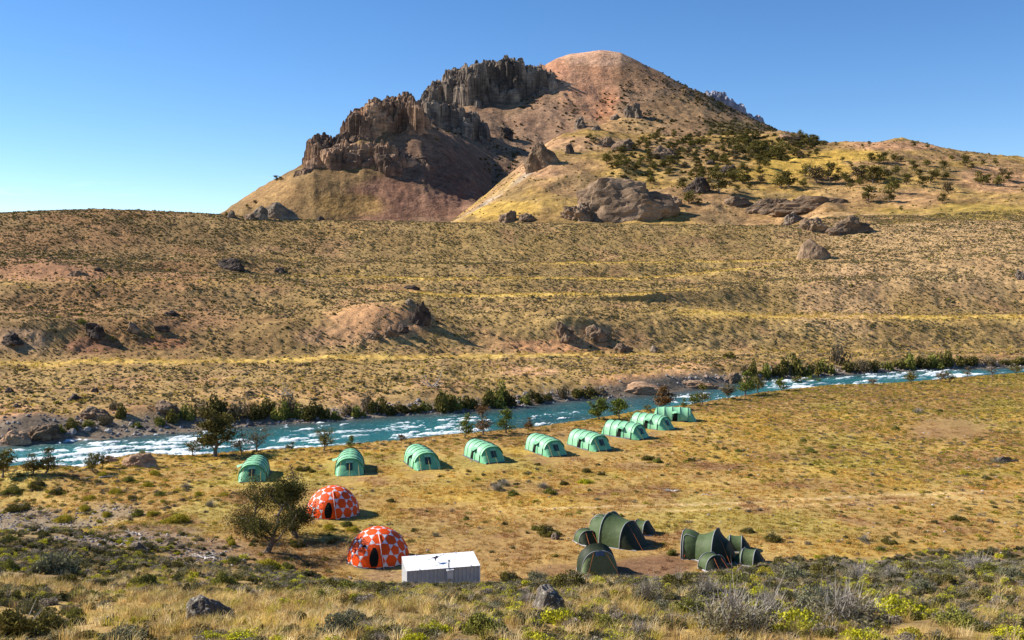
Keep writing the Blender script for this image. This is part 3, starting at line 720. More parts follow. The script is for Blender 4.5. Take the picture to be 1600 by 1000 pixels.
ROCKS = [
 # x, y, w, h, mat, label, kwargs
 (968, 342, 176, 66, 'b', 'huge domed brown outcrop on the golden foothill, largest rock there', dict(cat='rock outcrop', name='rock_outcrop', deep=.5, rough=.22, sub=5)),
 (905, 345, 52, 26, 'b', 'low brown rock against the sunlit end of the huge domed outcrop', dict(cat='rock outcrop', name='rock_outcrop', rough=.4)),
 (1058, 322, 24, 14, 'b', 'small square brown rock at the shaded foot of the huge domed outcrop', dict()),
 (1092, 300, 46, 20, 'd', 'dark rounded rock behind the huge domed outcrop beside a dense bush', dict()),
 (1150, 322, 62, 14, 'b', 'long tilted brown slab between the domed outcrop and the pale shelf', dict(cat='rock slab', name='rock_slab', deep=.45, tilt=-.22, rough=.2)),
 (1205, 330, 70, 22, 'b', 'slanted end of the brown shelf above the pale undercut', dict(cat='rock slab', name='rock_slab', deep=.5, tilt=-.3, rough=.25)),
 (1270, 326, 120, 26, 'b', 'long brown rock shelf with pale underside below the hillside trees', dict(cat='rock shelf', name='rock_shelf', deep=.4, tilt=-.05, rough=.3, sub=5)),
 (1243, 346, 34, 18, 'g', 'grey-brown lump hanging below the long brown rock shelf', dict()),
 (1274, 362, 48, 22, 'b', 'wide brown outcrop above the round slope boulder', dict(cat='rock outcrop', name='rock_outcrop', rough=.3)),
 (1330, 366, 74, 24, 'b', 'long flat outcrop reaching out from above the round slope boulder', dict(cat='rock outcrop', name='rock_outcrop', deep=.5, rough=.3)),
 (1276, 404, 50, 34, 'b', 'round smooth brown boulder bulging out of the pale dotted slope', dict(rough=.10, facets=2)),
 (1597, 436, 22, 14, 'g', 'grey rock cut by the frame edge on the pale dotted slope', dict()),
 (436, 343, 60, 30, 'g', 'big grey rounded outcrop at the foot of the cliff skirt', dict(cat='rock outcrop', name='rock_outcrop', rough=.16, facets=4)),
 (404, 342, 26, 22, 'g', 'grey rock beside the big rounded outcrop at the cliff skirt', dict(rough=.2)),
 (388, 342, 20, 12, 'b', 'small brown rock second from the end of the cliff skirt', dict()),
 (361, 341, 18, 12, 'g', 'grey rock at the very end of the cliff skirt', dict()),
 (500, 345, 14, 8, 'd', 'tiny dark rock at the foot of the green skirt slope', dict()),
 (796, 348, 32, 22, 'b', 'brown twin-topped rock at the foot of the golden foothill', dict()),
 (822, 346, 26, 12, 'b', 'low tan rock next to the twin-topped foothill rock', dict()),
 (848, 262, 52, 42, 'b', 'tall leaning brown rock fin at the top of the foothill edge', dict(cat='rock outcrop', name='rock_fin', deep=.5, rough=.25, tilt=-.5)),
 (890, 240, 14, 18, 'd', 'small dark upright rock right behind the leaning fin', dict()),
 (975, 235, 44, 20, 'b', 'rounded brown outcrop on top of the foothill below the scree', dict(cat='rock outcrop', name='rock_outcrop', rough=.2)),
 (948, 228, 30, 14, 'b', 'small outcrop touching the rounded one atop the foothill', dict()),
 (1034, 250, 52, 20, 'b', 'shadowed wide outcrop in the middle of the foothill woodland', dict(cat='rock outcrop', name='rock_outcrop', rough=.25)),
 (1112, 258, 18, 8, 'd', 'small dark rock among the foothill trees above the dense bush', dict()),
 (1138, 272, 26, 14, 'd', 'dark split rock among the foothill trees near the tilted slab', dict()),
 (1295, 217, 46, 12, 't', 'pale bare knob on the skyline beside the tree row', dict(cat='rock outcrop', name='rock_outcrop', rough=.15)),
 (1235, 218, 46, 8, 't', 'pale flat rock on the skyline just under the mountain shoulder', dict(cat='rock outcrop', name='rock_outcrop', rough=.15)),
 (991, 184, 32, 30, 'g', 'grey pointed crag alone below the bare red summit', dict(cat='crag', name='rock_crag', rough=.4)),
 (962, 186, 16, 9, 'g', 'small grey rock beside the lone pointed crag', dict()),
 (908, 199, 18, 15, 'g', 'small grey pinnacle on the scree below the summit', dict(cat='crag', name='rock_crag', rough=.4)),
 (932, 204, 14, 10, 'g', 'squat grey rock next to the scree pinnacle', dict()),
 (790, 216, 26, 18, 'd', 'dark crag standing alone on the shaded scree', dict(cat='crag', name='rock_crag', rough=.4)),
 (356, 421, 58, 17, 'd', 'dark flat-topped mound on the shaded upper hillside', dict(cat='rock outcrop', name='rock_outcrop', deep=.5, rough=.25)),
 (436, 426, 20, 8, 'd', 'small dark rock beside the flat-topped mound', dict()),
 (643, 452, 28, 7, 'd', 'thin dark ledge above the sandy hillock', dict(deep=.4)),
 (656, 508, 32, 42, 'd', 'tall dark crag at the end of the sandy hillock', dict(cat='crag', name='rock_crag', deep=.7, rough=.4)),
 (640, 478, 16, 12, 'g', 'grey rock capping the sandy hillock beside the dark crag', dict()),
 (608, 526, 24, 14, 'b', 'brown rock on the lower flank of the sandy hillock', dict(rough=.4)),
 (580, 528, 22, 9, 'b', 'smaller brown rock low on the front of the sandy hillock', dict(rough=.4)),
 (629, 520, 24, 11, 'd', 'dark rock between the crag and the brown hillock rock', dict(rough=.4)),
 (881, 534, 34, 24, 'b', 'jagged brown rock of the pair above the rusty earth patch', dict(rough=.5)),
 (932, 534, 38, 22, 'b', 'smooth-topped brown rock of the pair above the rusty earth patch', dict(rough=.25)),
 (972, 552, 34, 12, 'b', 'low rock beyond the rusty earth patch towards the river bend', dict(rough=.4)),
 (1022, 550, 14, 9, 'g', 'small grey rock past the low rock near the river bend', dict()),
 (147, 528, 34, 24, 'd', 'dark cave-like rock on the far lower terrace', dict(rough=.35, cat='rock outcrop', name='rock_outcrop')),
 (206, 520, 22, 18, 'b', 'round brown rock near the dark cave-like rock', dict(rough=.2)),
 (250, 518, 26, 9, 'd', 'dark low ledge past the round brown rock', dict(deep=.5)),
 (266, 494, 22, 9, 'd', 'dark small rock above the low ledge', dict()),
 (12, 540, 40, 14, 'd', 'dark rock ledge at the frame edge on the far terrace', dict(rough=.35)),
 (118, 432, 30, 9, 'b', 'flat rock on the reddish bare shoulder', dict(deep=.5)),
 (152, 424, 14, 6, 'd', 'small dark rock next to the flat one on the reddish shoulder', dict()),
 (112, 628, 22, 12, 'd', 'black boulder lying on the slope above the brown river bank', dict()),
 (147, 613, 11, 7, 'd', 'smaller black boulder uphill of the black boulder', dict()),
 (14, 614, 14, 8, 'd', 'black boulder nearest the frame edge above the river', dict()),
 (24, 637, 12, 6, 'g', 'small grey-green stone below the frame-edge boulders', dict()),
 (252, 645, 44, 18, 'b', 'reddish brown bank rock with a shaded face above the river', dict(rough=.3, cat='rock outcrop', name='rock_outcrop')),
 (140, 655, 46, 20, 'b', 'brown bank outcrop with a dark overhang over the cobbles', dict(rough=.35, cat='rock outcrop', name='rock_outcrop')),
 (60, 688, 60, 24, 'b', 'sloping brown rock face meeting the river cobbles', dict(rough=.3, cat='rock outcrop', name='rock_outcrop', deep=.6)),
 (20, 695, 50, 22, 't', 'tan rock slope at the frame edge over the rapids', dict(rough=.2, cat='rock outcrop', name='rock_outcrop', deep=.6)),
 (212, 730, 60, 20, 't', 'orange-brown rock hump in front of the rapids with shrubs on it', dict(rough=.25, cat='rock outcrop', name='rock_outcrop', deep=.5)),
 (168, 722, 28, 12, 't', 'small orange-brown hump next to the rock hump by the rapids', dict(rough=.25)),
 (1008, 619, 92, 17, 't', 'smooth tan rock slab dipping into the turquoise river', dict(rough=.15, facets=3, cat='rock slab', name='rock_slab', deep=.7)),
 (1092, 610, 80, 14, 't', 'long undercut tan rock bank beside the smooth slab', dict(rough=.35, cat='rock outcrop', name='rock_outcrop', deep=.4)),
 (1148, 602, 36, 18, 'b', 'brown undercut rock at the river bend', dict(rough=.35, deep=.5)),
 (1168, 600, 18, 16, 't', 'bright orange rock at the river bend', dict(rough=.3)),
 (1158, 612, 7, 4, 't', 'tiny pinkish rock sticking out of the river at the bend', dict(sub=3)),
 (1434, 590, 16, 7, 'g', 'whitish boulder on the cobbles by the upper rapids', dict()),
 (868, 843, 14, 11, 'g', 'round grey stone with a shadow beside the small green tent', dict()),
 (321, 974, 78, 52, 'l', 'lichen-crusted boulder sunk in the tall foreground grass', dict(rough=.16, deep=.7)),
 (857, 958, 60, 50, 'l', 'grey lichen boulder in the brush in front of the cabin', dict(rough=.16, deep=.8)),
 (836, 925, 18, 9, 'd', 'small dark stone just behind the grey lichen boulder', dict()),
 (212, 862, 34, 12, 'g', 'flat pale slab lying in the gravelly hollow', dict(deep=.6, cat='rock slab', name='rock_slab')),
 (263, 850, 10, 5, 'g', 'small white stone on the bare earth near the pale slab', dict(sub=3)),
 (1570, 722, 40, 8, 'd', 'low dark scrubby ledge at the frame edge of the meadow', dict(deep=.4, rough=.5)),
]
for q, (x, y, w, h, mt, lab, kw) in enumerate(ROCKS):
    rock(x, y, w, h, mt, lab, 101 + q * 7, rot=random.uniform(-.3, .3), **kw)

# ------------------------------------------------------------------ plants: prototypes
def leaf_cloud(rng, P, size, up=0.3, quad=False):
    """small leaf faces around points P"""
    n = len(P)
    d = rng.normal(size=(n, 3)); d /= np.linalg.norm(d, axis=1)[:, None]
    e = rng.normal(size=(n, 3)); e[:, 2] *= 0.6
    e -= (e * d).sum(1)[:, None] * d; e /= np.linalg.norm(e, axis=1)[:, None] + 1e-9
    s = size * rng.uniform(0.6, 1.3, n)[:, None]
    if quad:
        V = np.stack([P - d * s, P + e * s * .45, P + d * s, P - e * s * .45], 1).reshape(-1, 3)
        return V, np.arange(4 * n).reshape(-1, 4)
    V = np.stack([P - d * s * .6 - e * s * .5, P + d * s, P + e * s * .7 - d * s * .3], 1).reshape(-1, 3)
    return V, np.arange(3 * n).reshape(-1, 3)
def dome_pts(rng, n, rx, rz, shell=0.55, lumps=7, lr=0.45):
    """points through the volume of a lumpy cushion"""
    L = rng.normal(size=(lumps, 3)); L /= np.linalg.norm(L, axis=1)[:, None]; L[:, 2] = np.abs(L[:, 2]) * 0.9
    L *= rng.uniform(0.35, 0.75, lumps)[:, None]
    k = rng.integers(0, lumps, n)
    d = rng.normal(size=(n, 3)); d /= np.linalg.norm(d, axis=1)[:, None]
    P = L[k] + d * lr * (shell + (1 - shell) * rng.random(n) ** .5)[:, None] * rng.uniform(.7, 1.1, lumps)[k][:, None]
    P[:, 2] = np.abs(P[:, 2])
    return P * np.array([rx, rx, rz])
def shrub_faces(seed, n, leaf, rz=0.7, lumps=7, twigs=0, lr=0.45):
    rng = np.random.default_rng(seed); V, T = leaf_cloud(rng, dome_pts(rng, n, 1, rz, .5, lumps, lr), leaf)
    V2 = np.zeros((0, 3)); T2 = np.zeros((0, 3), int)
    if twigs:
        a = rng.uniform(0, 6.283, twigs); el = rng.uniform(.25, 1.45, twigs); ln = rng.uniform(.75, 1.15, twigs)
        d = np.stack([np.cos(a) * np.cos(el), np.sin(a) * np.cos(el), np.sin(el) * rz], 1)
        b = d * (0.05 if twigs < 300 else rng.uniform(.1, .85, (twigs, 1))); tip = (d * ln[:, None] + rng.normal(size=(twigs, 3)) * .16) if twigs < 300 else b + (d * .5 + rng.normal(size=(twigs, 3)) * .5 + np.array([0, 0, .35])) * rng.uniform(.2, .42, (twigs, 1)); b[:, 2] = np.abs(b[:, 2]); tip[:, 2] = np.abs(tip[:, 2])
        s = np.stack([-np.sin(a), np.cos(a), 0 * a], 1) * 0.007
        V2 = np.stack([b - s, b + s, tip], 1).reshape(-1, 3); T2 = np.arange(3 * twigs).reshape(-1, 3)
    return V, T, V2, T2
def grass_faces(seed, n, h, spread, lean=0.5, w=0.012, seg=2):
    rng = np.random.default_rng(seed)
    a = rng.uniform(0, 6.283, n); r = spread * rng.random(n) ** .6; b = np.stack([np.cos(a) * r, np.sin(a) * r, 0 * a], 1)
    a2 = a + rng.normal(size=n) * .6; ln = rng.uniform(.2, 1, n) * lean; hh = h * rng.uniform(.5, 1.1, n)
    d = np.stack([np.cos(a2), np.sin(a2)], 1)
    side = np.stack([-d[:, 1], d[:, 0], 0 * a], 1) * w
    mid = b + np.concatenate([d * (ln * hh * .3)[:, None], (hh * .6)[:, None]], 1)
    tip = b + np.concatenate([d * (ln * hh)[:, None], (hh * (1 - .25 * ln))[:, None]], 1)
    V = np.stack([b - side, b + side, mid + side * .7, mid - side * .7, tip], 1).reshape(-1, 3)
    k = np.arange(n)[:, None] * 5
    T = np.concatenate([k + [0, 1, 2], k + [0, 2, 3], k + [3, 2, 4]])
    return V, T

def scatter(name, protos, P, rz, sc, var, tint, mats, tilt=None):
    """one object of kind stuff: its mesh holds the few prototype pieces and the points they are instanced on"""
    n = len(P); Vs = [P]; Fs = []; mi = []; pv = [np.full(n, -1)]; off = n
    for k, (V, T, V2, T2) in enumerate(protos):
        Vs += [V, V2]; pv.append(np.full(len(V) + len(V2), k))
        Fs.append(T + off); mi.append(np.zeros(len(T), int)); off += len(V)
        if len(T2): Fs.append(T2 + off); mi.append(np.ones(len(T2), int))
        off += len(V2)
    me = new_mesh(name, np.vstack(Vs), np.vstack(Fs), mats, False, np.concatenate(mi))
    tot = off
    def put(nm, typ, arr_, w):
        A = np.zeros((tot,) + ((w,) if w > 1 else ()), np.float32); A[:n] = arr_
        at_ = me.attributes.new(nm, typ, 'POINT'); at_.data.foreach_set('vector' if w == 3 else 'value', A.ravel())
    put('sc', 'FLOAT', sc, 1); put('tint', 'FLOAT_VECTOR', tint, 3)
    e = np.zeros((n, 3)); e[:, 2] = rz
    if tilt is not None: e[:, :2] = tilt
    put('rot', 'FLOAT_VECTOR', e, 3)
    a1 = me.attributes.new('pv', 'INT', 'POINT'); a1.data.foreach_set('value', np.concatenate(pv).astype(np.int32))
    vv = np.zeros(tot, np.int32); vv[:n] = var
    a2 = me.attributes.new('var', 'INT', 'POINT'); a2.data.foreach_set('value', vv)
    o = tag(link(name, me), kind='stuff')
    g = bpy.data.node_groups.new(name + '_nodes', 'GeometryNodeTree')
    g.interface.new_socket('Geometry', in_out='INPUT', socket_type='NodeSocketGeometry'); g.interface.new_socket('Geometry', in_out='OUTPUT', socket_type='NodeSocketGeometry')
    N = g.nodes; Lk = g.links
    gi = N.new('NodeGroupInput'); go = N.new('NodeGroupOutput')
    def attr(nm, typ):
        a = N.new('GeometryNodeInputNamedAttribute'); a.data_type = typ; a.inputs['Name'].default_value = nm; return a.outputs[0]
    def eq(sock, v):
        c = N.new('FunctionNodeCompare'); c.data_type = 'INT'; c.operation = 'EQUAL'; Lk.new(sock, c.inputs[2]); c.inputs[3].default_value = v; return c.outputs[0]
    def sep(sel):
        s_ = N.new('GeometryNodeSeparateGeometry'); s_.domain = 'POINT'; Lk.new(gi.outputs[0], s_.inputs[0]); Lk.new(sel, s_.inputs[1]); return s_.outputs[0]
    pvs = attr('pv', 'INT'); pts = sep(eq(pvs, -1)); join = N.new('GeometryNodeJoinGeometry')
    e2r = N.new('FunctionNodeEulerToRotation'); Lk.new(attr('rot', 'FLOAT_VECTOR'), e2r.inputs[0])
    for k in range(len(protos)):
        ip = N.new('GeometryNodeInstanceOnPoints')
        Lk.new(pts, ip.inputs['Points']); Lk.new(eq(attr('var', 'INT'), k), ip.inputs['Selection']); Lk.new(sep(eq(pvs, k)), ip.inputs['Instance'])
        Lk.new(e2r.outputs[0], ip.inputs['Rotation']); Lk.new(attr('sc', 'FLOAT'), ip.inputs['Scale'])
        Lk.new(ip.outputs[0], join.inputs[0])
    Lk.new(join.outputs[0], go.inputs[0])
    md = o.modifiers.new('scatter', 'NODES'); md.node_group = g
    return o

CELLA = None
def sample(rows, dens, seed):
    """points on the terrain rows; dens: per-vertex plants per square metre (NR,NC)"""
    rng = np.random.default_rng(seed)
    idx = np.where(rows)[0]; idx = idx[idx < NR - 1]; r0, r1 = idx[0], idx[-1] + 1
    D = TD[r0:r1, :-1]; A = (TD[r0 + 1:r1 + 1, :-1] - D) * (D * (U[1:] - U[:-1])[None])
    vis = ((cols_px > -45) & (cols_px < 1645))[None, :-1]
    w = (np.clip(A, 0, None) * dens[r0:r1, :-1] * vis).ravel()
    n = int(w.sum()); c = np.cumsum(w); c /= c[-1]
    k = np.searchsorted(c, rng.random(n)); r, q = np.divmod(k, A.shape[1]); r = r + r0
    fr, fc = rng.random(n), rng.random(n)
    def bil(G): return (G[r, q] * (1 - fr) + G[r + 1, q] * fr) * (1 - fc) + (G[r, q + 1] * (1 - fr) + G[r + 1, q + 1] * fr) * fc
    P = np.stack([bil(TX), bil(TD), bil(TZ)], -1)
    global SMC
    SMC = np.stack([bil(C[..., i]) for i in range(3)], -1)
    return P, bil(PXX), bil(PYY), rng

def tints(rng, n, pal, w=None, var=0.2):
    pal = np.array(pal, float); w = np.array(w if w is not None else [1] * len(pal), float); w /= w.sum()
    t = pal[rng.choice(len(pal), n, p=w)] * (1 + var * rng.uniform(-1, 1, (n, 1)))
    return t

M_LF = mat_leaf('shrub_leaves'); M_GRASS = mat_leaf('dry_grass_blades', None, .3, .45)
_t = NT('grey_twigs'); _t.bsdf(_t.ramp(_t.noise(8, 3, .6, _t.objc()), [(0.3, (.20, .17, .14)), (.7, (.42, .38, .33))]), .9, None, .1); M_TWIG = _t.m
low = [shrub_faces(200 + k, 46, 0.30, 0.75, 5) for k in range(4)]
mid = [shrub_faces(220 + k, 640, 0.095, 0.8, 12, 50, .34) for k in range(4)]
OLIVE, SAGE, DKOL, YELG, STRAWC, GREYB = (.17, .15, .05), (.25, .225, .14), (.09, .09, .035), (.32, .29, .05), (.42, .31, .11), (.25, .20, .14)

# tents and cabin stay clear of scrub: (photo x, y, rx, ry)
CLEAR = [(400, 745, 34, 30), (547, 735, 38, 28), (658, 725, 40, 26), (757, 715, 46, 24), (852, 705, 42, 22), (920, 698, 42, 20), (980, 680, 42, 18), (1018, 668, 42, 15), (1055, 655, 40, 12),
         (518, 800, 56, 22), (588, 875, 62, 30), (686, 905, 72, 28), (690, 890, 60, 20), (965, 845, 62, 28), (935, 888, 50, 20), (1115, 862, 58, 32), (1170, 875, 40, 18)]
def clear(px, py):
    k = np.ones(px.shape)
    for (x, y, a, b) in CLEAR: k *= sstep(0.85, 1.15, np.hypot((px - x) / a, (py - y) / b))
    return k
trod = np.zeros((NR, NC))
for (x, y, a, b) in ((1000, 893, 90, 24), (1050, 880, 50, 18), (600, 898, 60, 14), (870, 888, 50, 12), (1480, 672, 70, 18)): trod = np.maximum(trod, sstep(1.2, .7, np.hypot((PXX - x) / a, (PYY - y) / b)))
gravel = np.zeros((NR, NC))
for (x, y, a, b) in ((60, 815, 120, 18), (170, 800, 60, 12), (200, 845, 120, 12), (330, 872, 70, 16)): gravel = np.maximum(gravel, sstep(1.2, .7, np.hypot((PXX - x) / a, (PYY - y) / b)))
CLR = clear(PXX, PYY)

# far hillside scrub
fd = TD - np.interp(U, _fu, _fD)[None]
tread = np.zeros((NR, NC))
for k, s in ((base + 4, .95), (base + 6, .95), (base + 8, .95), (base + 10, .95)): tread = np.maximum(tread, np.exp(-((kk - k - 0.4) / .4) ** 2) * s * TMX[k - base])
tread = np.maximum(tread, np.exp(-((kk - base - 3) / .12) ** 2) * .7)
barep = np.zeros((NR, NC))
for (x, y, a, b) in ((570, 500, 85, 24), (70, 425, 90, 14), (880, 540, 70, 8), (900, 520, 40, 12), (1040, 595, 130, 12), (830, 580, 50, 6), (40, 670, 80, 20), (600, 448, 50, 6)): barep = np.maximum(barep, sstep(1.2, .7, np.hypot((PXX - x) / a, (PYY - y) / b)))
clump = sstep(-.5, .5, fbm(TX / 7, TD / 7, 3, 71))
dens = (0.55 + 1.3 * clump ** 2) * (1 - .85 * tread) * (1 - .75 * barep) * sstep(7, 12, fd)
dens *= 1 - .9 * (tread > .45)
dens *= np.where((PXX < 600) & (PYY < 430), 1.25, 1) * np.where(TD > 400, .8, 1)
P, px, py, rng = sample(rowmask('far') | ((rn == 'hill') & (TD.min(1) < 545)), dens, 11)
n = len(P)
dk = sstep(700, 100, px) * sstep(600, 430, py)
t = np.where((rng.random(n) < dk * .5)[:, None], tints(rng, n, [DKOL, OLIVE, GREYB]), tints(rng, n, [OLIVE, SAGE, (.29, .215, .10), YELG, GREYB, DKOL], [2.2, 2.6, 3.4, .8, 3.6, 1.8]))
sc = rng.uniform(.15, .52, n) * np.where(rng.random(n) < .06, 1.9, 1) * (0.7 + 0.3 * np.clip(P[:, 1] / 350, .6, 1.6))
scatter('hillside_scrub', low, P, rng.uniform(0, 6.28, n), sc, rng.integers(0, 4, n), t, [M_LF, M_TWIG])
print('far scrub', n)
# golden grass on treads and lower slope
dens = (0.25 * tread + 0.10 * sstep(7, 12, fd) * sstep(70, 20, fd)) 
P, px, py, rng = sample(rowmask('far'), dens, 12); n = len(P)
gl = [(*grass_faces(300 + k, 14, .6, .5, .8, .06), np.zeros((0, 3)), np.zeros((0, 3), int)) for k in range(3)]
scatter('terrace_grass', gl, P, rng.uniform(0, 6.28, n), rng.uniform(.6, 1.3, n), rng.integers(0, 3, n), tints(rng, n, [(.52, .38, .12), (.46, .36, .08), (.44, .30, .10)]), [M_GRASS])
print('tread grass', n)
# foothill and mountain low scrub, distant woodland
dens = 0.010 * sstep(-.3, .4, N1) + .004
P, px, py, rng = sample(rowmask('hill') & (TD.min(1) > 560), dens * (TD > 600), 13); n = len(P)
scatter('foothill_scrub', low, P, rng.uniform(0, 6.28, n), rng.uniform(.6, 1.5, n), rng.integers(0, 4, n), tints(rng, n, [OLIVE, (.3, .25, .08), DKOL, YELG, (.28, .2, .1)]), [M_LF, M_TWIG])
print('foothill scrub', n)
def ell(*L):
    k = np.zeros((NR, NC))
    for (x, y, a, b, s) in L: k = np.maximum(k, s * sstep(1.25, .5, np.hypot((PXX - x) / a, (PYY - y) / b)))
    return k
W = ell((1080, 165, 90, 40, .8), (1000, 130, 50, 28, .5), (960, 150, 26, 22, 1), (1150, 200, 70, 16, 1.6), (900, 190, 50, 30, .35), (830, 150, 30, 20, .5), (860, 130, 30, 20, .5), (820, 220, 60, 30, .3), (790, 250, 40, 30, .6), (790, 285, 30, 26, 1.3), (720, 150, 60, 14, .4),
        (700, 200, 40, 20, .3), (1190, 195, 40, 14, 1.5), (1030, 190, 60, 20, .6), (880, 165, 30, 25, .3))
P, px, py, rng = sample(rowmask('mountain'), W * .017 * (TD < 2150) * sstep(-.5, .5, fbm(TX / 45, TD / 45, 3, 73)), 14); n = len(P)
M_FOREST = mat_leaf('distant_woodland_leaves', None, .3, .1)
wood = [shrub_faces(240 + k, 60, 0.34, 1.0, 5) for k in range(4)]
scatter('distant_woodland', wood, P, rng.uniform(0, 6.28, n), rng.uniform(1.4, 3.8, n), rng.integers(0, 4, n), tints(rng, n, [(.085, .08, .03), (.06, .06, .028), (.12, .095, .04)]), [M_FOREST, M_TWIG])
print('woodland', n)
W = ell((1060, 245, 110, 34, 1), (1180, 232, 70, 22, 2.4), (1000, 240, 60, 20, .7), (930, 225, 40, 14, .5), (1120, 270, 80, 18, .8), (1230, 225, 60, 12, 2.2), (1000, 275, 60, 15, .4))
P, px, py, rng = sample(rowmask('hill') & (TD.min(1) > 640), W * .02, 15); n = len(P)
wsc = rng.uniform(1.2, 3.0, n); _o = np.argsort(-wsc * (1 + 0 * wsc)); WOODPICK = P[_o[:165]], px[_o[:165]], py[_o[:165]], wsc[_o[:165]]; P = P[_o[165:]]; wsc = wsc[_o[165:]]; n = len(P)
scatter('foothill_woodland', wood, P, rng.uniform(0, 6.28, n), wsc, rng.integers(0, 4, n), tints(rng, n, [(.10, .095, .033), (.075, .075, .03), (.14, .11, .04)]), [M_FOREST, M_TWIG])
print('foothill wood', n)

# camp meadow: tussocks, cushions, small dark scrub
nn = fbm(TX / 5, TD / 5, 4, 81); 
dens = (1.6 + 2.6 * sstep(-.4, .5, nn)) * CLR * (1 - .85 * trod) * (1 - .8 * gravel) * (1 - .7 * (C[..., 0] > .47) * (PXX > 900) * (PYY > 755) * (PYY < 805))
P, px, py, rng = sample(rowmask('camp'), dens, 21); n = len(P)
tu = [(*grass_faces(320 + k, 26, .17, .30, 1.3, .026), np.zeros((0, 3)), np.zeros((0, 3), int)) for k in range(4)]
scatter('meadow_grass', tu, P, rng.uniform(0, 6.28, n), rng.uniform(.5, 1.15, n), rng.integers(0, 4, n), np.clip(SMC * 1.42 * (1 + .22 * rng.uniform(-1, 1, (n, 1))) * (1 + .06 * rng.uniform(-1, 1, (n, 3))), 0, .8), [M_GRASS])
print('meadow grass', n)
edge = sstep(26, 4, np.interp(U, _lu, _lD)[None] - TD)
dens = (.06 + .25 * sstep(.0, .6, nn) + .6 * edge + .85 * sstep(850, 1250, PXX) * sstep(800, 690, PYY) + .7 * sstep(420, 150, PXX) + .4 * sstep(1200, 1500, PXX)) * CLR * (1 - trod) * (1 - .8 * gravel)
P, px, py, rng = sample(rowmask('camp'), dens, 22); n = len(P)
cush = [shrub_faces(250 + k, 160, 0.13, 0.5, 8) for k in range(4)]
scatter('cushion_scrub', cush, P, rng.uniform(0, 6.28, n), rng.uniform(.16, .52, n), rng.integers(0, 4, n), tints(rng, n, [(.36, .32, .045), (.30, .25, .06), OLIVE, GREYB, (.40, .30, .09)], [3, 3, 2.6, 2, 1.6]), [M_LF, M_TWIG])
print('cushions', n)

# foreground: long straw grass, low scrub, twigs
fn = fbm(TX / 3.5, TD / 3.5, 4, 91); fn2 = fbm(TX / 8, TD / 8, 3, 92)
strawm = ell((330, 965, 330, 34, 1), (150, 1010, 200, 20, .8), (640, 965, 120, 26, .6), (1110, 1000, 150, 22, 1), (800, 1000, 160, 16, .5), (1300, 1010, 160, 12, .9), (60, 905, 90, 14, .4), (980, 955, 70, 14, .5), (1520, 1010, 120, 10, .4))
brush = np.clip(.66 + .35 * fn2 + ell((1250, 920, 260, 40, 1), (1450, 895, 200, 16, .8), (1330, 960, 200, 30, 1), (560, 910, 130, 20, .8), (100, 880, 130, 30, .6), (60, 970, 70, 40, 1), (820, 930, 70, 20, .5), (1080, 900, 100, 14, .8), (450, 905, 90, 18, .7)) - .55 * strawm, 0.03, 1)
vis = (TD > 17)
dens = 9 * (.25 + .85 * sstep(-.4, .3, fn)) * (1 - .93 * brush) * vis * (1 - .8 * gravel) * sstep(76, 60, TD)
P, px, py, rng = sample(rowmask('near'), dens, 31); n = len(P)
gf = [(*grass_faces(340 + k, 40, .50, .20, .9, .009), np.zeros((0, 3)), np.zeros((0, 3), int)) for k in range(6)]
scatter('foreground_grass', gf, P, rng.uniform(0, 6.28, n), rng.uniform(.45, 1.25, n) * (1 - .25 * (P[:, 1] > 50)), rng.integers(0, 6, n), tints(rng, n, [(.66, .50, .22), (.56, .39, .14), (.48, .40, .09), (.74, .60, .33), (.36, .25, .11)], None, .2) * (1 + .35 * fbm(P[:, 0] / 2.2, P[:, 1] / 2.2, 3, 95))[:, None], [M_GRASS])
print('fg grass', n)
dens = (3.8 * brush + .5) * sstep(-.7, .0, fn) * vis * (1 - .7 * gravel) * np.maximum(CLR, (TD < 66))
P, px, py, rng = sample(rowmask('near'), dens, 32); n = len(P)
scatter('foreground_scrub', mid, P, rng.uniform(0, 6.28, n), rng.uniform(.16, .58, n), rng.integers(0, 4, n), tints(rng, n, [(.15, .14, .045), SAGE, (.19, .175, .08), (.44, .42, .04), (.30, .255, .20), (.07, .07, .028), (.33, .25, .10)], [3.2, 1.4, 1.6, 2.4, 1.6, 4.5, 1.0]), [M_LF, M_TWIG])
print('fg scrub', n)
# camp dark small scrub (transition band behind the brow)
dens = (.03 + .50 * ell((1250, 885, 420, 16, 1), (100, 780, 200, 50, .35), (280, 850, 150, 20, .5), (770, 745, 90, 20, .35), (970, 715, 90, 16, .25), (1450, 840, 200, 40, .12))) * CLR * (1 - trod)
P, px, py, rng = sample(rowmask('camp'), dens, 33); n = len(P)
scatter('meadow_scrub', mid, P, rng.uniform(0, 6.28, n), rng.uniform(.2, .5, n), rng.integers(0, 4, n), tints(rng, n, [OLIVE, SAGE, GREYB, DKOL, YELG]), [M_LF, M_TWIG])
print('camp scrub', n)
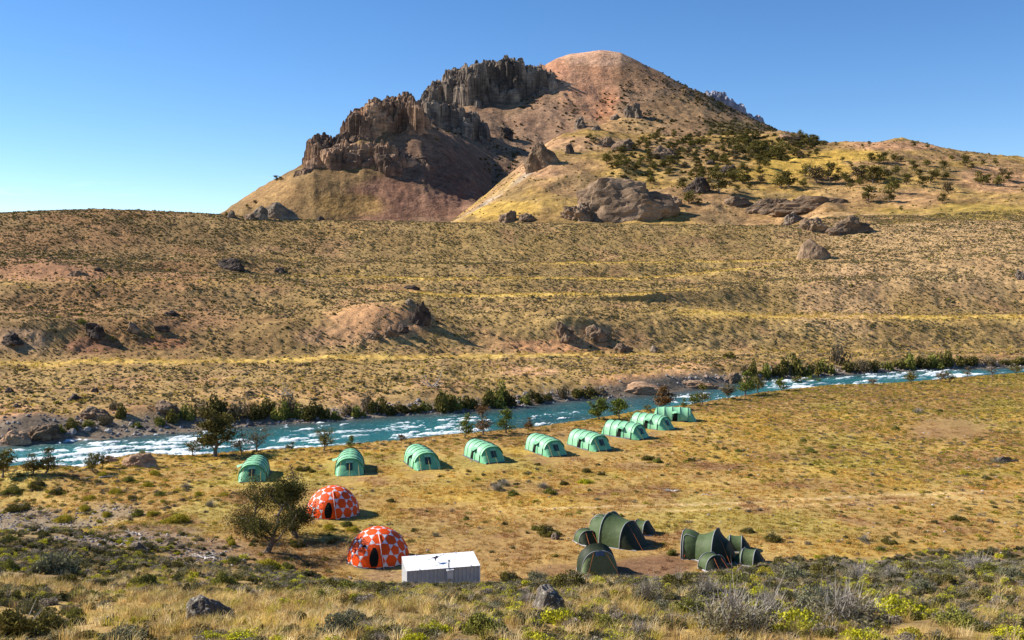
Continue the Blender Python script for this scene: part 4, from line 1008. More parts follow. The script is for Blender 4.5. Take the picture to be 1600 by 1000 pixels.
# stones
def stone_proto(seed):
    me = rock_mesh('t', seed, 2, .3, 5); V = np.array([v.co[:] for v in me.vertices]); T = np.array([p.vertices[:] for p in me.polygons]); bpy.data.meshes.remove(me)
    return V, T, np.zeros((0, 3)), np.zeros((0, 3), int)
st = [stone_proto(900 + k) for k in range(5)]
_s = NT('cobble_stone'); _a = _s.n('Attribute', attribute_name='tint', attribute_type='INSTANCER').outputs['Color']
_s.bsdf(_s.mix(1, _a, _s.ramp(_s.noise(1.5, 4, .7, _s.objc()), [(.3, .7), (.7, 1.3)]), 'MULTIPLY'), .9, None, .2); M_STONE = _s.m
dens = .9 * sstep(-1.5, 0, fd) * sstep(9, 5.5, fd) * (1 - .7 * ell((1050, 606, 110, 20, 1)))
P, px, py, rng = sample(rowmask('far', 'river_bed'), dens * (TD > 100), 41); n = len(P)
scatter('riverbank_cobbles', st, P, rng.uniform(0, 6.28, n), rng.uniform(.12, .38, n) * np.where(rng.random(n) < .05, 1.8, 1), rng.integers(0, 5, n), tints(rng, n, [(.20, .18, .16), (.28, .25, .23), (.14, .12, .11), (.38, .36, .34), (.26, .19, .15)], [3, 3, 3, 1, 2]), [M_STONE], rng.uniform(-.4, .4, (n, 2)))
print('cobbles', n)
dens = 3.5 * gravel + .05
P, px, py, rng = sample(rowmask('camp', 'near'), dens * (TD > 40), 42); n = len(P)
scatter('gravel_stones', st, P, rng.uniform(0, 6.28, n), rng.uniform(.04, .15, n), rng.integers(0, 5, n), tints(rng, n, [(.32, .28, .25), (.24, .2, .17), (.4, .36, .32), (.18, .14, .12)]), [M_STONE], rng.uniform(-.4, .4, (n, 2)))
print('gravel', n)

# ------------------------------------------------------------------ labels told by the nearest landmark
ORD = ['nearest', 'second nearest', 'third nearest', 'fourth nearest', 'fifth nearest', 'sixth nearest', 'seventh nearest', 'eighth nearest', 'ninth nearest', 'tenth nearest',
       'eleventh nearest', 'twelfth nearest', 'thirteenth nearest', 'fourteenth nearest', 'fifteenth nearest', 'sixteenth nearest', 'seventeenth nearest', 'eighteenth nearest', 'nineteenth nearest', 'twentieth nearest', 'twenty-first nearest', 'twenty-second nearest', 'twenty-third nearest', 'twenty-fourth nearest', 'twenty-fifth nearest', 'twenty-sixth nearest', 'twenty-seventh nearest', 'twenty-eighth nearest', 'twenty-ninth nearest', 'thirtieth nearest']
def relabel(items, marks, noun):
    """items: (object, px, py, look); each gets a label by its rank of distance to the closest landmark among look-alikes"""
    groups = {}
    for it in items:
        m = min(marks, key=lambda k: math.hypot(k[1] - it[1], (k[2] - it[2]) * 1.5))
        d = math.hypot(m[1] - it[1], (m[2] - it[2]) * 1.5)
        groups.setdefault((m[0], it[3]), []).append((d, it))
    for (mn_, look), L_ in groups.items():
        L_.sort(key=lambda a: a[0])
        for r, (d, it) in enumerate(L_):
            if len(L_) == 1: s = f'the one {look} {noun} close to {mn_}'
            elif r < 30: s = f'{look} {noun}, {ORD[r]} to {mn_}'
            else: s = f'{look} {noun} farther out around {mn_}'
            it[0]['label'] = s

# ------------------------------------------------------------------ trees
def tree_geo(seed, H=1.0, spread=0.6, nleaf=900, leaf=0.05, style='round', lean=(0, 0), tr=0.03, clump=0.16, base=0.25):
    rng = np.random.default_rng(seed); mb = MB(); tips = []
    n = 7; zz = np.linspace(0, 1, n); top = H * (0.95 if style == 'cone' else 0.72)
    wob = np.cumsum(rng.normal(size=(n, 2)) * .025 * H, 0); wob[0] = 0
    tp = np.stack([lean[0] * zz + wob[:, 0], lean[1] * zz + wob[:, 1], zz * top], 1)
    mb.tube(tp, np.interp(zz, [0, .08, 1], [tr * 1.5, tr, tr * .25]) * H, 6)
    nb = 18 if style == 'cone' else 11
    for k in range(nb):
        f = rng.uniform(base, 1.0) if k > 2 else rng.uniform(base, base + .3)
        b = np.array([np.interp(f, zz, tp[:, i]) for i in range(3)]); a = k * 2.4 + rng.uniform(-.5, .5)
        if style == 'cone': ln = spread * H * (1.08 - f) * rng.uniform(.6, 1.1); up = .25
        else: ln = spread * H * rng.uniform(.55, 1.0) * (1.0 - .45 * f); up = rng.uniform(.3, .95) if style != 'flat' else rng.uniform(.15, .6)
        d = np.array([math.cos(a), math.sin(a), up]); d /= np.linalg.norm(d)
        q = np.linspace(0, 1, 5)[:, None]; P = b + d * ln * q + np.array([0, 0, 1]) * ln * .15 * q ** 2 + rng.normal(size=(5, 3)) * ln * .04 * q
        mb.tube(P, np.interp(q[:, 0], [0, 1], [tr * .45, tr * .1]) * H, 4, False)
        for j in range(5):
            g = rng.uniform(.35, 1); c = b + (P[-1] - b) * g; a2 = rng.uniform(0, 6.28)
            d2 = np.array([math.cos(a2), math.sin(a2), rng.uniform(.0, .8)]); l2 = ln * rng.uniform(.25, .5)
            e = c + d2 * l2; mb.tube([c, (c + e) / 2 + rng.normal(size=3) * l2 * .08, e], [tr * .16 * H, tr * .1 * H, tr * .04 * H], 3, False)
            tips += [c, e, (c + e) / 2]
    tips = np.array(tips); k = rng.integers(0, len(tips), nleaf)
    cs = clump * H * rng.uniform(.5, 1.2, len(tips))
    P = tips[k] + rng.normal(size=(nleaf, 3)) * (cs[k])[:, None] * np.array([.55, .55, .28])
    P[:, 2] = np.maximum(P[:, 2], H * base * .35 + 0 * P[:, 2])
    V, T = leaf_cloud(rng, P, leaf * H)
    return mb, V, T
def leafmat(name, col, var=.35): return mat_leaf(name, col, var, .12, False)
L_OLIVE = leafmat('olive_beech_leaves', (.16, .14, .04)); L_DARK = leafmat('dark_beech_leaves', (.115, .10, .033)); L_GREEN = leafmat('green_beech_leaves', (.14, .165, .035))
L_RUST = leafmat('rusty_beech_leaves', (.17, .10, .045)); L_BROWN = leafmat('brown_dry_leaves', (.16, .125, .07)); L_CAMP = leafmat('camp_beech_leaves', (.085, .085, .028)); L_YG = leafmat('yellow_green_leaves', (.44, .43, .03)); L_SAGE = leafmat('sage_leaves', (.18, .185, .11))
L_GOLD = leafmat('golden_cushion_leaves', (.42, .36, .05)); L_GREY = leafmat('grey_brush_leaves', (.19, .175, .10)); L_OL2 = leafmat('olive_shrub_leaves', (.21, .21, .05))
_b = NT('bark'); _b.bsdf(_b.ramp(_b.noise(6, 4, .6, _b.objc()), [(.3, (.09, .07, .055)), (.7, (.24, .20, .165))]), .95, None, .1); M_BARK = _b.m
_b = NT('bleached_wood'); _b.bsdf(_b.ramp(_b.noise(6, 4, .6, _b.objc()), [(.3, (.35, .31, .27)), (.7, (.68, .64, .58))]), .85, None, .15); M_DEAD = _b.m
def tree_proto(name, seed, mat, label='tree', cat='tree', **kw):
    mb, V, T = tree_geo(seed, **kw)
    root = bpy.data.objects.new(name, None); root.empty_display_size = .2; COL.objects.link(root)
    mb.build('trunk', M_BARK, root)
    link('crown', new_mesh('crown', V, T, [mat]), root)
    return tag(root, label, cat)

used = set()
def place(proto, X, Y, Z, s, rz, sz=None):
    o = proto if proto.name not in used else copy_thing(proto)
    used.add(proto.name)
    o.location = (X, Y, Z); o.rotation_euler = (0, 0, rz); o.scale = (s, s, sz if sz else s)
    return o

# hillside trees on the golden foothill, one by one
HT = [(1258,276,18),(1276,286,27),(1294,280,24),(1306,286,14),(1220,294,22),(1232,294,25),(1256,292,12),(1328,294,16),(1322,284,14),(1340,278,20),(1350,275,16),(1364,286,26),(1376,280,20),(1362,254,14),(1372,256,13),(1381,254,15),(1398,252,12),(1407,252,11),
 (1356,316,22),(1357,300,10),(1396,301,22),(1390,316,18),(1409,329,7),(1416,288,17),(1398,274,13),(1388,277,14),(1428,267,15),(1440,292,16),(1449,261,11),(1454,285,17),(1462,279,13),(1474,267,14),(1478,281,12),(1482,302,19),(1472,317,14),(1508,260,16),(1488,250,8),
 (1518,266,9),(1530,288,18),(1542,289,16),(1558,291,16),(1566,277,15),(1575,283,13),(1536,258,8),(1556,258,8),(1428,231,8),(1448,233,8),(1358,226,6),(1348,229,5),(1306,224,4),(1252,213,4),(1264,217,5),(1110,256,12),(1124,302,30),(1152,282,17),(1166,286,14),(1130,252,12),
 (1148,246,13),(1180,248,18),(1186,261,16),(1197,262,13),(1178,236,11),(1218,245,21),(1206,241,14),(1316,252,7),(1190,286,14),(1188,273,11),(1152,299,9),(948,256,17),(955,264,9),(973,262,18),(966,252,9),(1000,256,10),(994,266,7),(998,228,9),(928,224,10),(921,216,7),(1051,259,15),
 (1082,277,12),(1096,273,13),(1117,273,15),(1150,252,11),(1129,256,12),(1067,296,17),(1076,318,19),(1092,320,9),(1160,287,18),(1170,296,10),(1240,243,13),(1252,247,12),(1264,246,10),(1276,244,11),(1232,234,10),(1246,230,8),(1036,262,11),(1014,246,10),(986,246,8),(1068,262,10),(1088,262,9),(1104,243,11),
 (1130,236,9),(1154,232,9),(1066,240,9),(1044,238,9),(1160,264,10),(1140,290,9),(1330,262,8),(1436,276,12),(1344,290,12),(1310,272,10)]
tp_ = [tree_proto('beech_tree', 400 + k, [L_OLIVE, L_DARK, L_OLIVE, L_BROWN, L_DARK][k], H=1, spread=.62, nleaf=1100, leaf=.05, style='flat' if k % 2 else 'round', tr=.035, clump=.2, base=.2) for k in range(5)]
HT += [(353, 338, 6), (362, 334, 5), (386, 324, 5), (398, 318, 6), (432, 284, 8), (438, 282, 6)]
GRP = 'beech trees scattered over the foothill and mountain slopes'
items = []
for q, (x, y, h) in enumerate(HT):
    X, Y, Z = gh(x, y); k = [0, 1, 2, 4, 0, 1, 4, 3][(q * 7) % 8]
    s = h * Y / FPX * 1.22
    o = place(tp_[k], X, Y, Z - .04 * s, s, random.uniform(0, 6.28)); o['group'] = GRP
    items.append((o, x, y, ('tiny ' if h < 8 else 'small ' if h < 12 else '' if h < 18 else 'tall ') + ['round-crowned olive', 'spreading dark', 'round-crowned olive', 'bare brownish', 'dark round'][k]))
HM = [('the sunlit end of the cliff skirt', 380, 330), ('the huge domed outcrop', 968, 310), ('the long brown rock shelf', 1270, 318), ('the tilted slab', 1150, 316), ('the pale skyline knob', 1295, 214), ('the leaning rock fin', 848, 245), ('the yellow grass slope', 1230, 265),
      ('the flat outcrop reaching out', 1330, 358), ('the highest point of the foothill ridge', 1400, 224), ('the mountain shoulder', 1205, 215), ('the rounded outcrop atop the foothill', 975, 228), ('the shadowed mid-slope outcrop', 1034, 244), ('the lone grove on the upper slope', 1560, 285), ('the purple distant ridge', 1575, 250)]
_P, _px, _py, _s = WOODPICK
for q in range(len(_P)):
    k = [0, 1, 2, 4, 0, 1, 4, 3][(q * 5) % 8]; s = float(_s[q]) * 2.6
    o = place(tp_[k], _P[q][0], _P[q][1], _P[q][2] - .05 * s, s, random.uniform(0, 6.28)); o['group'] = GRP
    items.append((o, float(_px[q]), float(_py[q]), ('small ' if s < 6.6 else '') + ['round-crowned olive', 'spreading dark', 'round-crowned olive', 'bare brownish', 'dark round'][k]))
relabel(items, HM, 'foothill tree')

# ------------------------------------------------------------------ riverside trees on the near bank
def big_tree(x, y, h, style, mat, label, seed, nleaf=2500, spread=.6, leaf=.032, lean=(0, 0), base=.15, tr=.03, clump=.17, cat='tree', name='beech_tree', zoff=0.0, group='trees along the near river bank'):
    X, Y, Z = gh(x, y); H = h * Y / FPX
    o = tree_proto(name, seed, mat, label, cat, H=H, spread=spread, nleaf=nleaf, leaf=leaf, style=style, lean=(lean[0] * H, lean[1] * H), tr=tr, clump=clump, base=base)
    o.location = (X, Y, Z - .05 + zoff); 
    if group: o['group'] = group
    return o
NB = [
 (336, 713, 72, 'round', L_DARK, 'tall dark spreading beech standing before the rapids, biggest tree on the near bank', 4200, .50, .028),
 (402, 706, 36, 'round', L_BROWN, 'half-bare twiggy tree in front of the rapids above the first green tent', 900, .75, .03),
 (378, 708, 30, 'round', L_BROWN, 'smaller half-bare tree between the tall beech and the twiggy tree', 700, .6, .035),
 (302, 714, 24, 'round', L_OLIVE, 'low olive bush-like tree at the foot of the tall dark beech', 900, .7, .04),
 (506, 704, 32, 'round', L_OLIVE, 'loose olive tree on the bank before the second green tent', 900, .62, .04),
 (548, 700, 17, 'cone', L_GREEN, 'short green conical sapling by the river above the second green tent', 500, .45, .06),
 (627, 692, 13, 'round', L_RUST, 'tiny rusty sapling on the bank near the third green tent', 350, .6, .07),
 (453, 704, 12, 'flat', L_DARK, 'low dark scrubby sapling between the first two tents at the water', 400, .9, .07),
 (726, 683, 32, 'cone', L_GREEN, 'slim green conical tree above the fourth green tent', 1100, .36, .04),
 (755, 680, 38, 'cone', L_RUST, 'rusty brown conical tree between two green ones over the river', 1000, .42, .035),
 (791, 677, 34, 'cone', L_GREEN, 'green conical tree beside the rusty one over the river', 1100, .45, .04),
 (826, 672, 17, 'cone', L_RUST, 'small rusty cone-shaped sapling above the fifth green tent', 500, .5, .06),
 (936, 656, 30, 'round', L_GREEN, 'round green tree at the water, first of the pair above the sixth tent', 2000, .62, .045),
 (967, 654, 28, 'round', L_GREEN, 'round green tree at the water, closer of the pair to the seventh tent', 2000, .62, .045),
 (1037, 640, 32, 'round', L_RUST, 'rust-tinged bushy tree just behind the farthest green tent', 1700, .6, .045),
 (1012, 644, 10, 'round', L_OLIVE, 'low olive shrub-like sapling beside the rust-tinged tree', 350, .8, .08),
 (1068, 636, 12, 'cone', L_GREEN, 'small green sapling above the farthest green tent', 350, .5, .07),
 (1084, 634, 20, 'round', L_GREEN, 'light green small tree right of the farthest tent at the bank', 800, .5, .05),
 (1098, 632, 26, 'cone', L_OLIVE, 'slim olive tree close behind the light green small tree', 900, .45, .045),
 (1137, 624, 24, 'round', L_BROWN, 'brownish small tree before the white water at the river bend', 900, .55, .05),
 (1164, 619, 32, 'cone', L_GREEN, 'green tapering tree tallest of those at the river bend', 1300, .5, .042),
 (1186, 616, 22, 'round', L_OLIVE, 'wide olive tree past the tapering one at the river bend', 1100, .75, .05),
 (1222, 611, 20, 'round', L_GREEN, 'green spreading small tree past the wide olive one', 900, .6, .05),
 (1246, 607, 18, 'round', L_OLIVE, 'olive low tree, first of a touching pair before the upper rapids', 900, .7, .05),
 (1270, 605, 17, 'round', L_GREEN, 'green low tree, second of a touching pair before the upper rapids', 900, .75, .05),
 (1363, 602, 10, 'flat', L_BROWN, 'flat brownish thicket alone on the meadow edge by the upper rapids', 500, .9, .07),
 (1424, 600, 18, 'round', L_OLIVE, 'olive small tree before the whitish cobble boulder', 900, .6, .05),
 (1469, 597, 16, 'round', L_BROWN, 'brown-green small tree of a pair on the far meadow edge', 700, .6, .055),
 (1484, 597, 14, 'round', L_OLIVE, 'olive small tree of a pair on the far meadow edge', 700, .8, .055),
 (1511, 592, 17, 'cone', L_BROWN, 'thin leafless-looking tree on the far meadow edge', 300, .5, .05),
 (1550, 589, 24, 'cone', L_BROWN, 'tall thin bare tree near where the river leaves the frame', 260, .45, .04),
 (1588, 586, 14, 'round', L_OLIVE, 'low olive tree on the meadow edge at the frame end', 700, .8, .055),
 (4, 745, 42, 'round', L_OLIVE, 'dark olive tree cut by the frame edge beside the rapids', 1500, .5, .04),
 (52, 742, 34, 'round', L_DARK, 'dark tree of the two before the white rapids near the frame edge', 1000, .5, .04),
 (70, 740, 36, 'cone', L_DARK, 'pointed dark tree of the two before the white rapids', 1000, .42, .04),
 (146, 738, 26, 'round', L_OLIVE, 'small olive tree beside the orange-brown rock hump', 900, .6, .05),
 (160, 732, 20, 'round', L_DARK, 'dark shrub-like tree growing against the rock hump', 900, .7, .05),
 (222, 716, 12, 'flat', L_OL2, 'flat olive scrub growing on top of the rock hump', 600, .9, .08),
]
for q, (x, y, h, stl, mt, lab, nl, sp, lf) in enumerate(NB):
    big_tree(x, y, h * 1.22, stl, mt, lab, 500 + q, nl, sp, lf, name='conical_tree' if stl == 'cone' else 'beech_tree')
GC = 'beech trees beside the orange domes'
big_tree(417, 864, 132, 'round', L_CAMP, 'big leaning beech with a thick slanting trunk beside the orange domes', 601, 13000, .58, .0115, (.16, .0), .05, .030, .15, group=GC)
big_tree(400, 839, 98, 'round', L_CAMP, 'olive beech with a slim upright trunk behind the leaning one', 602, 6500, .62, .0125, (-.05, 0), .04, .024, .17, group=GC)
big_tree(464, 840, 114, 'round', L_CAMP, 'dark beech whose crown touches the rear orange dome', 603, 8500, .46, .012, (-.05, .02), .04, .022, .15, group=GC)

big_tree(458, 836, 118, 'cone', L_BROWN, 'thin half-dead beech with a bare pointed top rising behind the leaning one', 604, 1500, .22, .014, (.02, .02), .10, .014, .10, group=GC)
big_tree(384, 842, 62, 'round', L_RUST, 'small rust-tinged beech at the outer side of the leaning one', 605, 2600, .60, .018, (-.05, .0), .05, .02, .24, group=GC)
# ------------------------------------------------------------------ bushes on the far bank
def shrub_proto(name, seed, mat, n, leaf, rz, twigs, label='shrub', cat='shrub', lumps=9, stem_mat=None):
    V, T, V2, T2 = shrub_faces(seed, n, leaf, rz, lumps, twigs, .30 if lumps > 12 else .42)
    root = bpy.data.objects.new(name, None); root.empty_display_size = .2; COL.objects.link(root)
    link('foliage', new_mesh('foliage', V, T, [mat]), root)
    if len(T2): link('twigs', new_mesh('twigs', V2, T2, [stem_mat or M_TWIG]), root)
    return tag(root, label, cat)
bp = {'d': [shrub_proto('river_bush', 700 + k, L_DARK, 900, .11, .95, 30) for k in range(2)],
      'o': [shrub_proto('river_bush', 710 + k, L_OLIVE, 900, .11, .9, 30) for k in range(2)],
      'g': [shrub_proto('river_bush', 720 + k, L_OL2, 900, .11, .9, 30) for k in range(2)],
      'b': [shrub_proto('river_bush', 730 + k, L_BROWN, 500, .10, .95, 90) for k in range(2)]}
LOOK = {'d': 'dark', 'o': 'olive', 'g': 'fresh green', 'b': 'twiggy brown'}
FB = [(84,678,28,14,'g'),(112,672,30,16,'o'),(136,668,26,14,'g'),(160,664,26,18,'b'),(190,655,30,34,'o'),(176,640,24,20,'b'),(210,668,22,10,'g'),(246,664,24,12,'g'),(270,662,32,24,'o'),(290,656,30,30,'g'),(312,652,36,30,'b'),(338,652,30,32,'d'),(352,660,26,22,'o'),
 (372,655,34,28,'b'),(396,656,28,24,'d'),(416,650,30,26,'o'),(436,656,34,30,'g'),(452,648,32,34,'b'),(470,656,30,28,'g'),(488,656,34,26,'d'),(506,654,28,24,'o'),(522,656,24,22,'g'),(540,650,26,28,'b'),(556,652,30,24,'g'),(571,645,28,38,'b'),(590,648,28,22,'o'),(606,648,34,18,'d'),
 (628,646,34,18,'d'),(650,644,30,18,'o'),(664,642,24,20,'g'),(690,642,36,30,'o'),(712,640,32,30,'g'),(734,638,26,26,'o'),(760,636,34,36,'o'),(778,636,36,40,'g'),(796,636,28,28,'d'),(818,632,30,22,'g'),(838,630,36,26,'d'),(858,628,26,20,'o'),(880,622,22,30,'b'),(900,620,26,16,'o'),(920,620,30,14,'d'),
 (936,616,24,10,'b'),(1176,590,22,30,'o'),(1168,584,18,14,'b'),(1198,590,24,24,'g'),(1216,590,26,28,'d'),(1236,588,32,28,'o'),(1256,588,26,24,'g'),(1274,586,26,26,'o'),(1294,584,26,24,'g'),(1312,570,26,36,'b'),(1330,582,24,18,'d'),(1350,582,24,24,'b'),(1366,580,32,22,'d'),(1386,578,28,20,'g'),(1406,578,30,26,'o'),
 (1424,576,28,28,'g'),(1444,576,26,20,'d'),(1462,575,30,26,'g'),(1476,573,24,26,'o'),(1496,572,26,16,'o'),(1520,570,30,14,'d'),(1546,570,26,14,'b'),(1572,570,28,12,'d'),(1595,570,24,12,'o'),
 (740,652 - 14,22,14,'d'),(560,600,18,8,'b'),(125,505,20,8,'g'),(1140,560,18,9,'o'),(1120,572,14,7,'b')]
items = []
for q, (x, y, w, h, c) in enumerate(FB):
    X, Y, Z = gh(x, y); m_ = Y / FPX
    v = random.uniform(.7, 1.15); o = place(bp[c][q % 2], X, Y + w * m_ * .25, Z - .1, w * m_ * .66 * v, random.uniform(0, 6.28), h * m_ * 1.35 * v)
    o['group'] = 'bushes along the far river bank'; items.append((o, x, y, LOOK[c]))
FM = [('the reddish bank rock', 252, 640), ('the brown bank overhang', 140, 650), ('the smooth tan river slab', 1008, 615), ('the orange rock at the river bend', 1168, 592), ('the whitish cobble boulder', 1434, 586), ('the bleached snag above the bank', 676, 600), ('the tall dark beech', 336, 660),
      ('the bleached brush by the bank', 446, 612), ('where the river leaves the frame', 1600, 575), ('the slim conical trees across the water', 755, 650), ('the tall bare bush', 1312, 560), ('the sandy hillock', 590, 520), ('the round green pair across the water', 850, 628)]
relabel(items, FM, 'bank bush')

# ------------------------------------------------------------------ single shrubs of the meadow and foreground
sp_ = {'y': [shrub_proto('yellow_shrub', 740 + k, L_YG, 4200, .048, .62, 60, lumps=26) for k in range(2)],
       'c': [shrub_proto('cushion_plant', 750 + k, L_GOLD, 3600, .036, .45, 0, lumps=22) for k in range(2)],
       's': [shrub_proto('sage_shrub', 760 + k, L_SAGE, 4000, .045, .6, 160, lumps=26) for k in range(2)],
       'o': [shrub_proto('olive_shrub', 770 + k, L_OL2, 4000, .048, .62, 120, lumps=24) for k in range(2)],
       'k': [shrub_proto('dark_shrub', 780 + k, L_OLIVE, 4000, .048, .6, 120, lumps=24) for k in range(2)],
       'r': [shrub_proto('grey_brush', 790 + k, L_GREY, 3000, .032, .75, 700, lumps=20) for k in range(2)]}
SLOOK = {'y': 'bright yellow-green', 'c': 'golden cushion-shaped', 's': 'grey-green sage', 'o': 'olive green', 'k': 'dark green', 'r': 'twiggy grey'}
FS = [(87,897,66,36,'s'),(97,915,40,20,'k'),(225,918,36,24,'o'),(350,918,36,26,'o'),(268,892,34,18,'k'),(30,992,96,52,'k'),(190,1003,64,24,'s'),(322,1002,42,18,'y'),(375,1004,72,18,'y'),(369,950,32,16,'o'),(100,814,34,15,'c'),(131,797,28,12,'c'),(167,806,18,12,'c'),(216,805,24,14,'o'),(237,806,20,12,'c'),
 (278,816,50,17,'c'),(262,818,24,11,'c'),(362,853,22,12,'c'),(394,853,13,8,'o'),(419,888,38,15,'c'),(450,888,19,11,'o'),(364,882,24,13,'o'),(466,855,24,13,'k'),(12,848,34,18,'o'),(12,893,32,22,'o'),(60,925,26,14,'k'),(180,880,22,12,'k'),(140,935,30,14,'o'),(10,940,40,22,'k'),(120,965,30,18,'o'),
 (672,995,56,30,'y'),(650,1006,46,20,'y'),(759,990,64,34,'o'),(531,994,72,38,'s'),(553,972,40,22,'s'),(891,922,58,30,'k'),(878,973,52,28,'y'),(962,936,28,15,'c'),(731,948,42,24,'k'),(703,912,22,14,'c'),(975,1003,44,18,'y'),(520,918,44,18,'k'),(550,925,46,20,'o'),(585,930,44,18,'k'),(615,935,40,18,'s'),(505,938,40,18,'o'),(560,948,40,16,'k'),
 (640,938,34,14,'s'),(700,935,30,16,'s'),(775,955,36,16,'s'),(820,945,34,18,'r'),(800,908,40,16,'k'),(840,906,34,14,'s'),(920,900,30,12,'k'),(1247,980,60,38,'y'),(1187,934,36,22,'y'),(1195,899,26,15,'c'),(1367,934,32,18,'y'),(1499,978,66,26,'o'),(1547,898,38,20,'o'),(1390,849,27,12,'k'),(1375,860,19,10,'o'),(1206,844,34,16,'k'),
 (1169,832,24,10,'k'),(1049,866,21,11,'o'),(1142,990,120,66,'r'),(1200,975,80,50,'r'),(1319,978,120,58,'r'),(1280,950,70,36,'s'),(1405,966,64,40,'y'),(1056,915,56,24,'k'),(1011,940,44,38,'r'),(1030,960,44,26,'s'),(1469,912,40,20,'k'),(1525,893,60,24,'r'),(1495,812,27,11,'k'),(1352,845,22,12,'r'),(1225,884,32,14,'k'),(1585,995,54,20,'y'),
 (1440,925,40,20,'s'),(1340,905,50,22,'r'),(1290,900,44,22,'k'),(1240,905,44,22,'s'),(1150,915,50,22,'o'),(1105,930,50,26,'r'),(1080,965,60,34,'o'),(1390,905,44,20,'r'),(1430,895,40,18,'k'),(1580,905,40,20,'s'),(1480,890,30,14,'o'),(1550,940,50,18,'k'),(1420,1003,60,24,'c'),(1350,1006,60,26,'y'),(950,985,50,26,'o'),(1000,995,50,22,'r'),
 (857,834,44,18,'k'),(838,828,20,10,'o'),(610,784,15,8,'k'),(541,822,20,11,'o'),(513,827,30,11,'c'),(551,830,26,11,'c'),(729,812,12,8,'o'),(474,735,26,11,'k'),(487,738,14,7,'k'),(461,852,18,11,'o'),(800,773,20,11,'o'),(775,766,30,12,'r'),(787,758,26,10,'r'),(860,771,24,12,'o'),(848,762,24,10,'r'),(915,755,26,10,'y'),(915,738,18,10,'k'),(940,742,14,9,'k'),(880,757,18,9,'k'),
 (1027,722,20,9,'o'),(1010,718,26,10,'k'),(1080,720,18,8,'k'),(840,727,12,6,'k'),(1255,690,12,7,'o'),(1153,706,15,7,'o'),(1132,702,12,6,'k'),(1267,706,20,8,'o'),(1362,743,12,6,'r'),(1506,742,20,8,'c'),(1540,748,18,7,'k'),(1302,739,12,6,'o'),(1560,722,30,8,'r'),(1400,671,14,8,'o'),(1435,645,22,8,'r'),(1468,643,12,6,'k'),(1300,700,14,6,'o'),
 (60,760,30,14,'k'),(90,770,26,12,'k'),(20,770,36,14,'o'),(30,795,40,14,'k'),(160,745,24,10,'c'),(200,752,26,10,'o'),(240,742,24,9,'c'),(180,770,24,10,'c'),(210,780,26,10,'k'),(250,775,24,10,'o'),(290,762,22,9,'r'),(330,790,22,10,'r'),(310,775,20,9,'c'),(350,775,18,8,'c'),(230,760,24,9,'c'),(140,780,26,10,'c')]
items = []
for q, (x, y, w, h, c) in enumerate(FS):
    if y > 870: w *= 1.25; h *= 1.2
    X, Y, Z = gh(x, min(y, 1010)); m_ = Y / FPX; s = w * m_ * .58; rz_ = .62 if c in 'yo' else .45 if c == 'c' else .75 if c == 'r' else .6
    o = place(sp_[c][q % 2], X, Y, Z - .03, s, random.uniform(0, 6.28), h * m_ * .95 / rz_)
    o['group'] = SLOOK[c] + ' shrubs of the camp and foreground'; items.append((o, x, y, SLOOK[c]))
SM = [('the white cabin', 686, 900), ('the lichen-crusted grass boulder', 321, 960), ('the grey lichen boulder', 857, 945), ('the front orange dome', 588, 870), ('the rear orange dome', 518, 795), ('the leaning beech', 420, 855), ('the flat pale slab', 212, 860), ('the gravelly hollow', 60, 815), ('the lone arched green tent', 935, 890),
      ('the bare trampled earth', 1040, 890), ('the big olive tent with side pods', 1112, 860), ('the first green tunnel tent', 397, 745), ('the fourth green tunnel tent', 757, 715), ('the sixth green tunnel tent', 920, 698), ('the farthest green tunnel tent', 1055, 650), ('the rutted wheel track', 1400, 778), ('the bare brown hollow', 1480, 670),
      ('the orange-brown river hump', 212, 725), ('the bleached driftwood', 1050, 768), ('the round grey stone', 868, 840), ('the tallest grey brush', 1142, 960), ('the bottom frame corner by the golden cushions', 1560, 990), ('the dark mound beside the meadow corner', 1480, 905), ('the big sage mound', 87, 885), ('the small pod tent', 1172, 870)]
relabel(items, SM, 'shrub')

# ------------------------------------------------------------------ dead wood
def deadwood(name, x, y, w, label, seed, n=7, up=.25, cat='driftwood', thick=.035, mat=None, axis=0.0):
    X, Y, Z = gh(x, y); L_ = w * Y / FPX; rng = np.random.default_rng(seed); mb = MB()
    for k in range(n):
        a = axis + rng.normal() * (.6 if n > 2 else .1) + (math.pi if k % 2 else 0); l = L_ * rng.uniform(.3, .6); el = rng.uniform(0, up)
        p0 = rng.normal(size=3) * np.array([.12, .06, .02]) * L_; p0[2] = thick * L_
        d = np.array([math.cos(a), math.sin(a), el]); q = np.linspace(0, 1, 5)[:, None]
        P = p0 + d * l * q + rng.normal(size=(5, 3)) * l * .05 * q
        mb.tube(P, np.linspace(thick * L_, thick * L_ * .25, 5), 6)
        for j in range(2):
            c = P[2 + j]; d2 = d + rng.normal(size=3) * .7; d2[2] = abs(d2[2]) * up * 2
            mb.tube([c, c + d2 * l * .2, c + d2 * l * .38], [thick * L_ * .4, thick * L_ * .25, thick * L_ * .08], 5)
    o = mb.build(name, mat or M_DEAD, None, True, loc=(X, Y, Z)); return tag(o, label, cat)
deadwood('driftwood', 1051, 768, 26, 'pile of bleached driftwood lying in the middle of the meadow', 1)
deadwood('driftwood', 1105, 775, 30, 'thin bleached branch lying beyond the driftwood pile', 2, 3, .1, thick=.02)
deadwood('fallen_log', 332, 848, 26, 'grey log lying aslant on the bare earth near the leaning beech', 3, 1, .35, 'log', .06, M_BARK, 1.1)
deadwood('driftwood', 318, 876, 40, 'tangle of bleached sticks in the gravel hollow', 4, 9)
deadwood('driftwood', 152, 748, 40, 'bleached log among cushions behind the orange-brown hump', 5, 2, .1, axis=.5, thick=.03)
deadwood('driftwood', 215, 836, 34, 'weathered forked branch beside the flat pale slab', 6, 5)
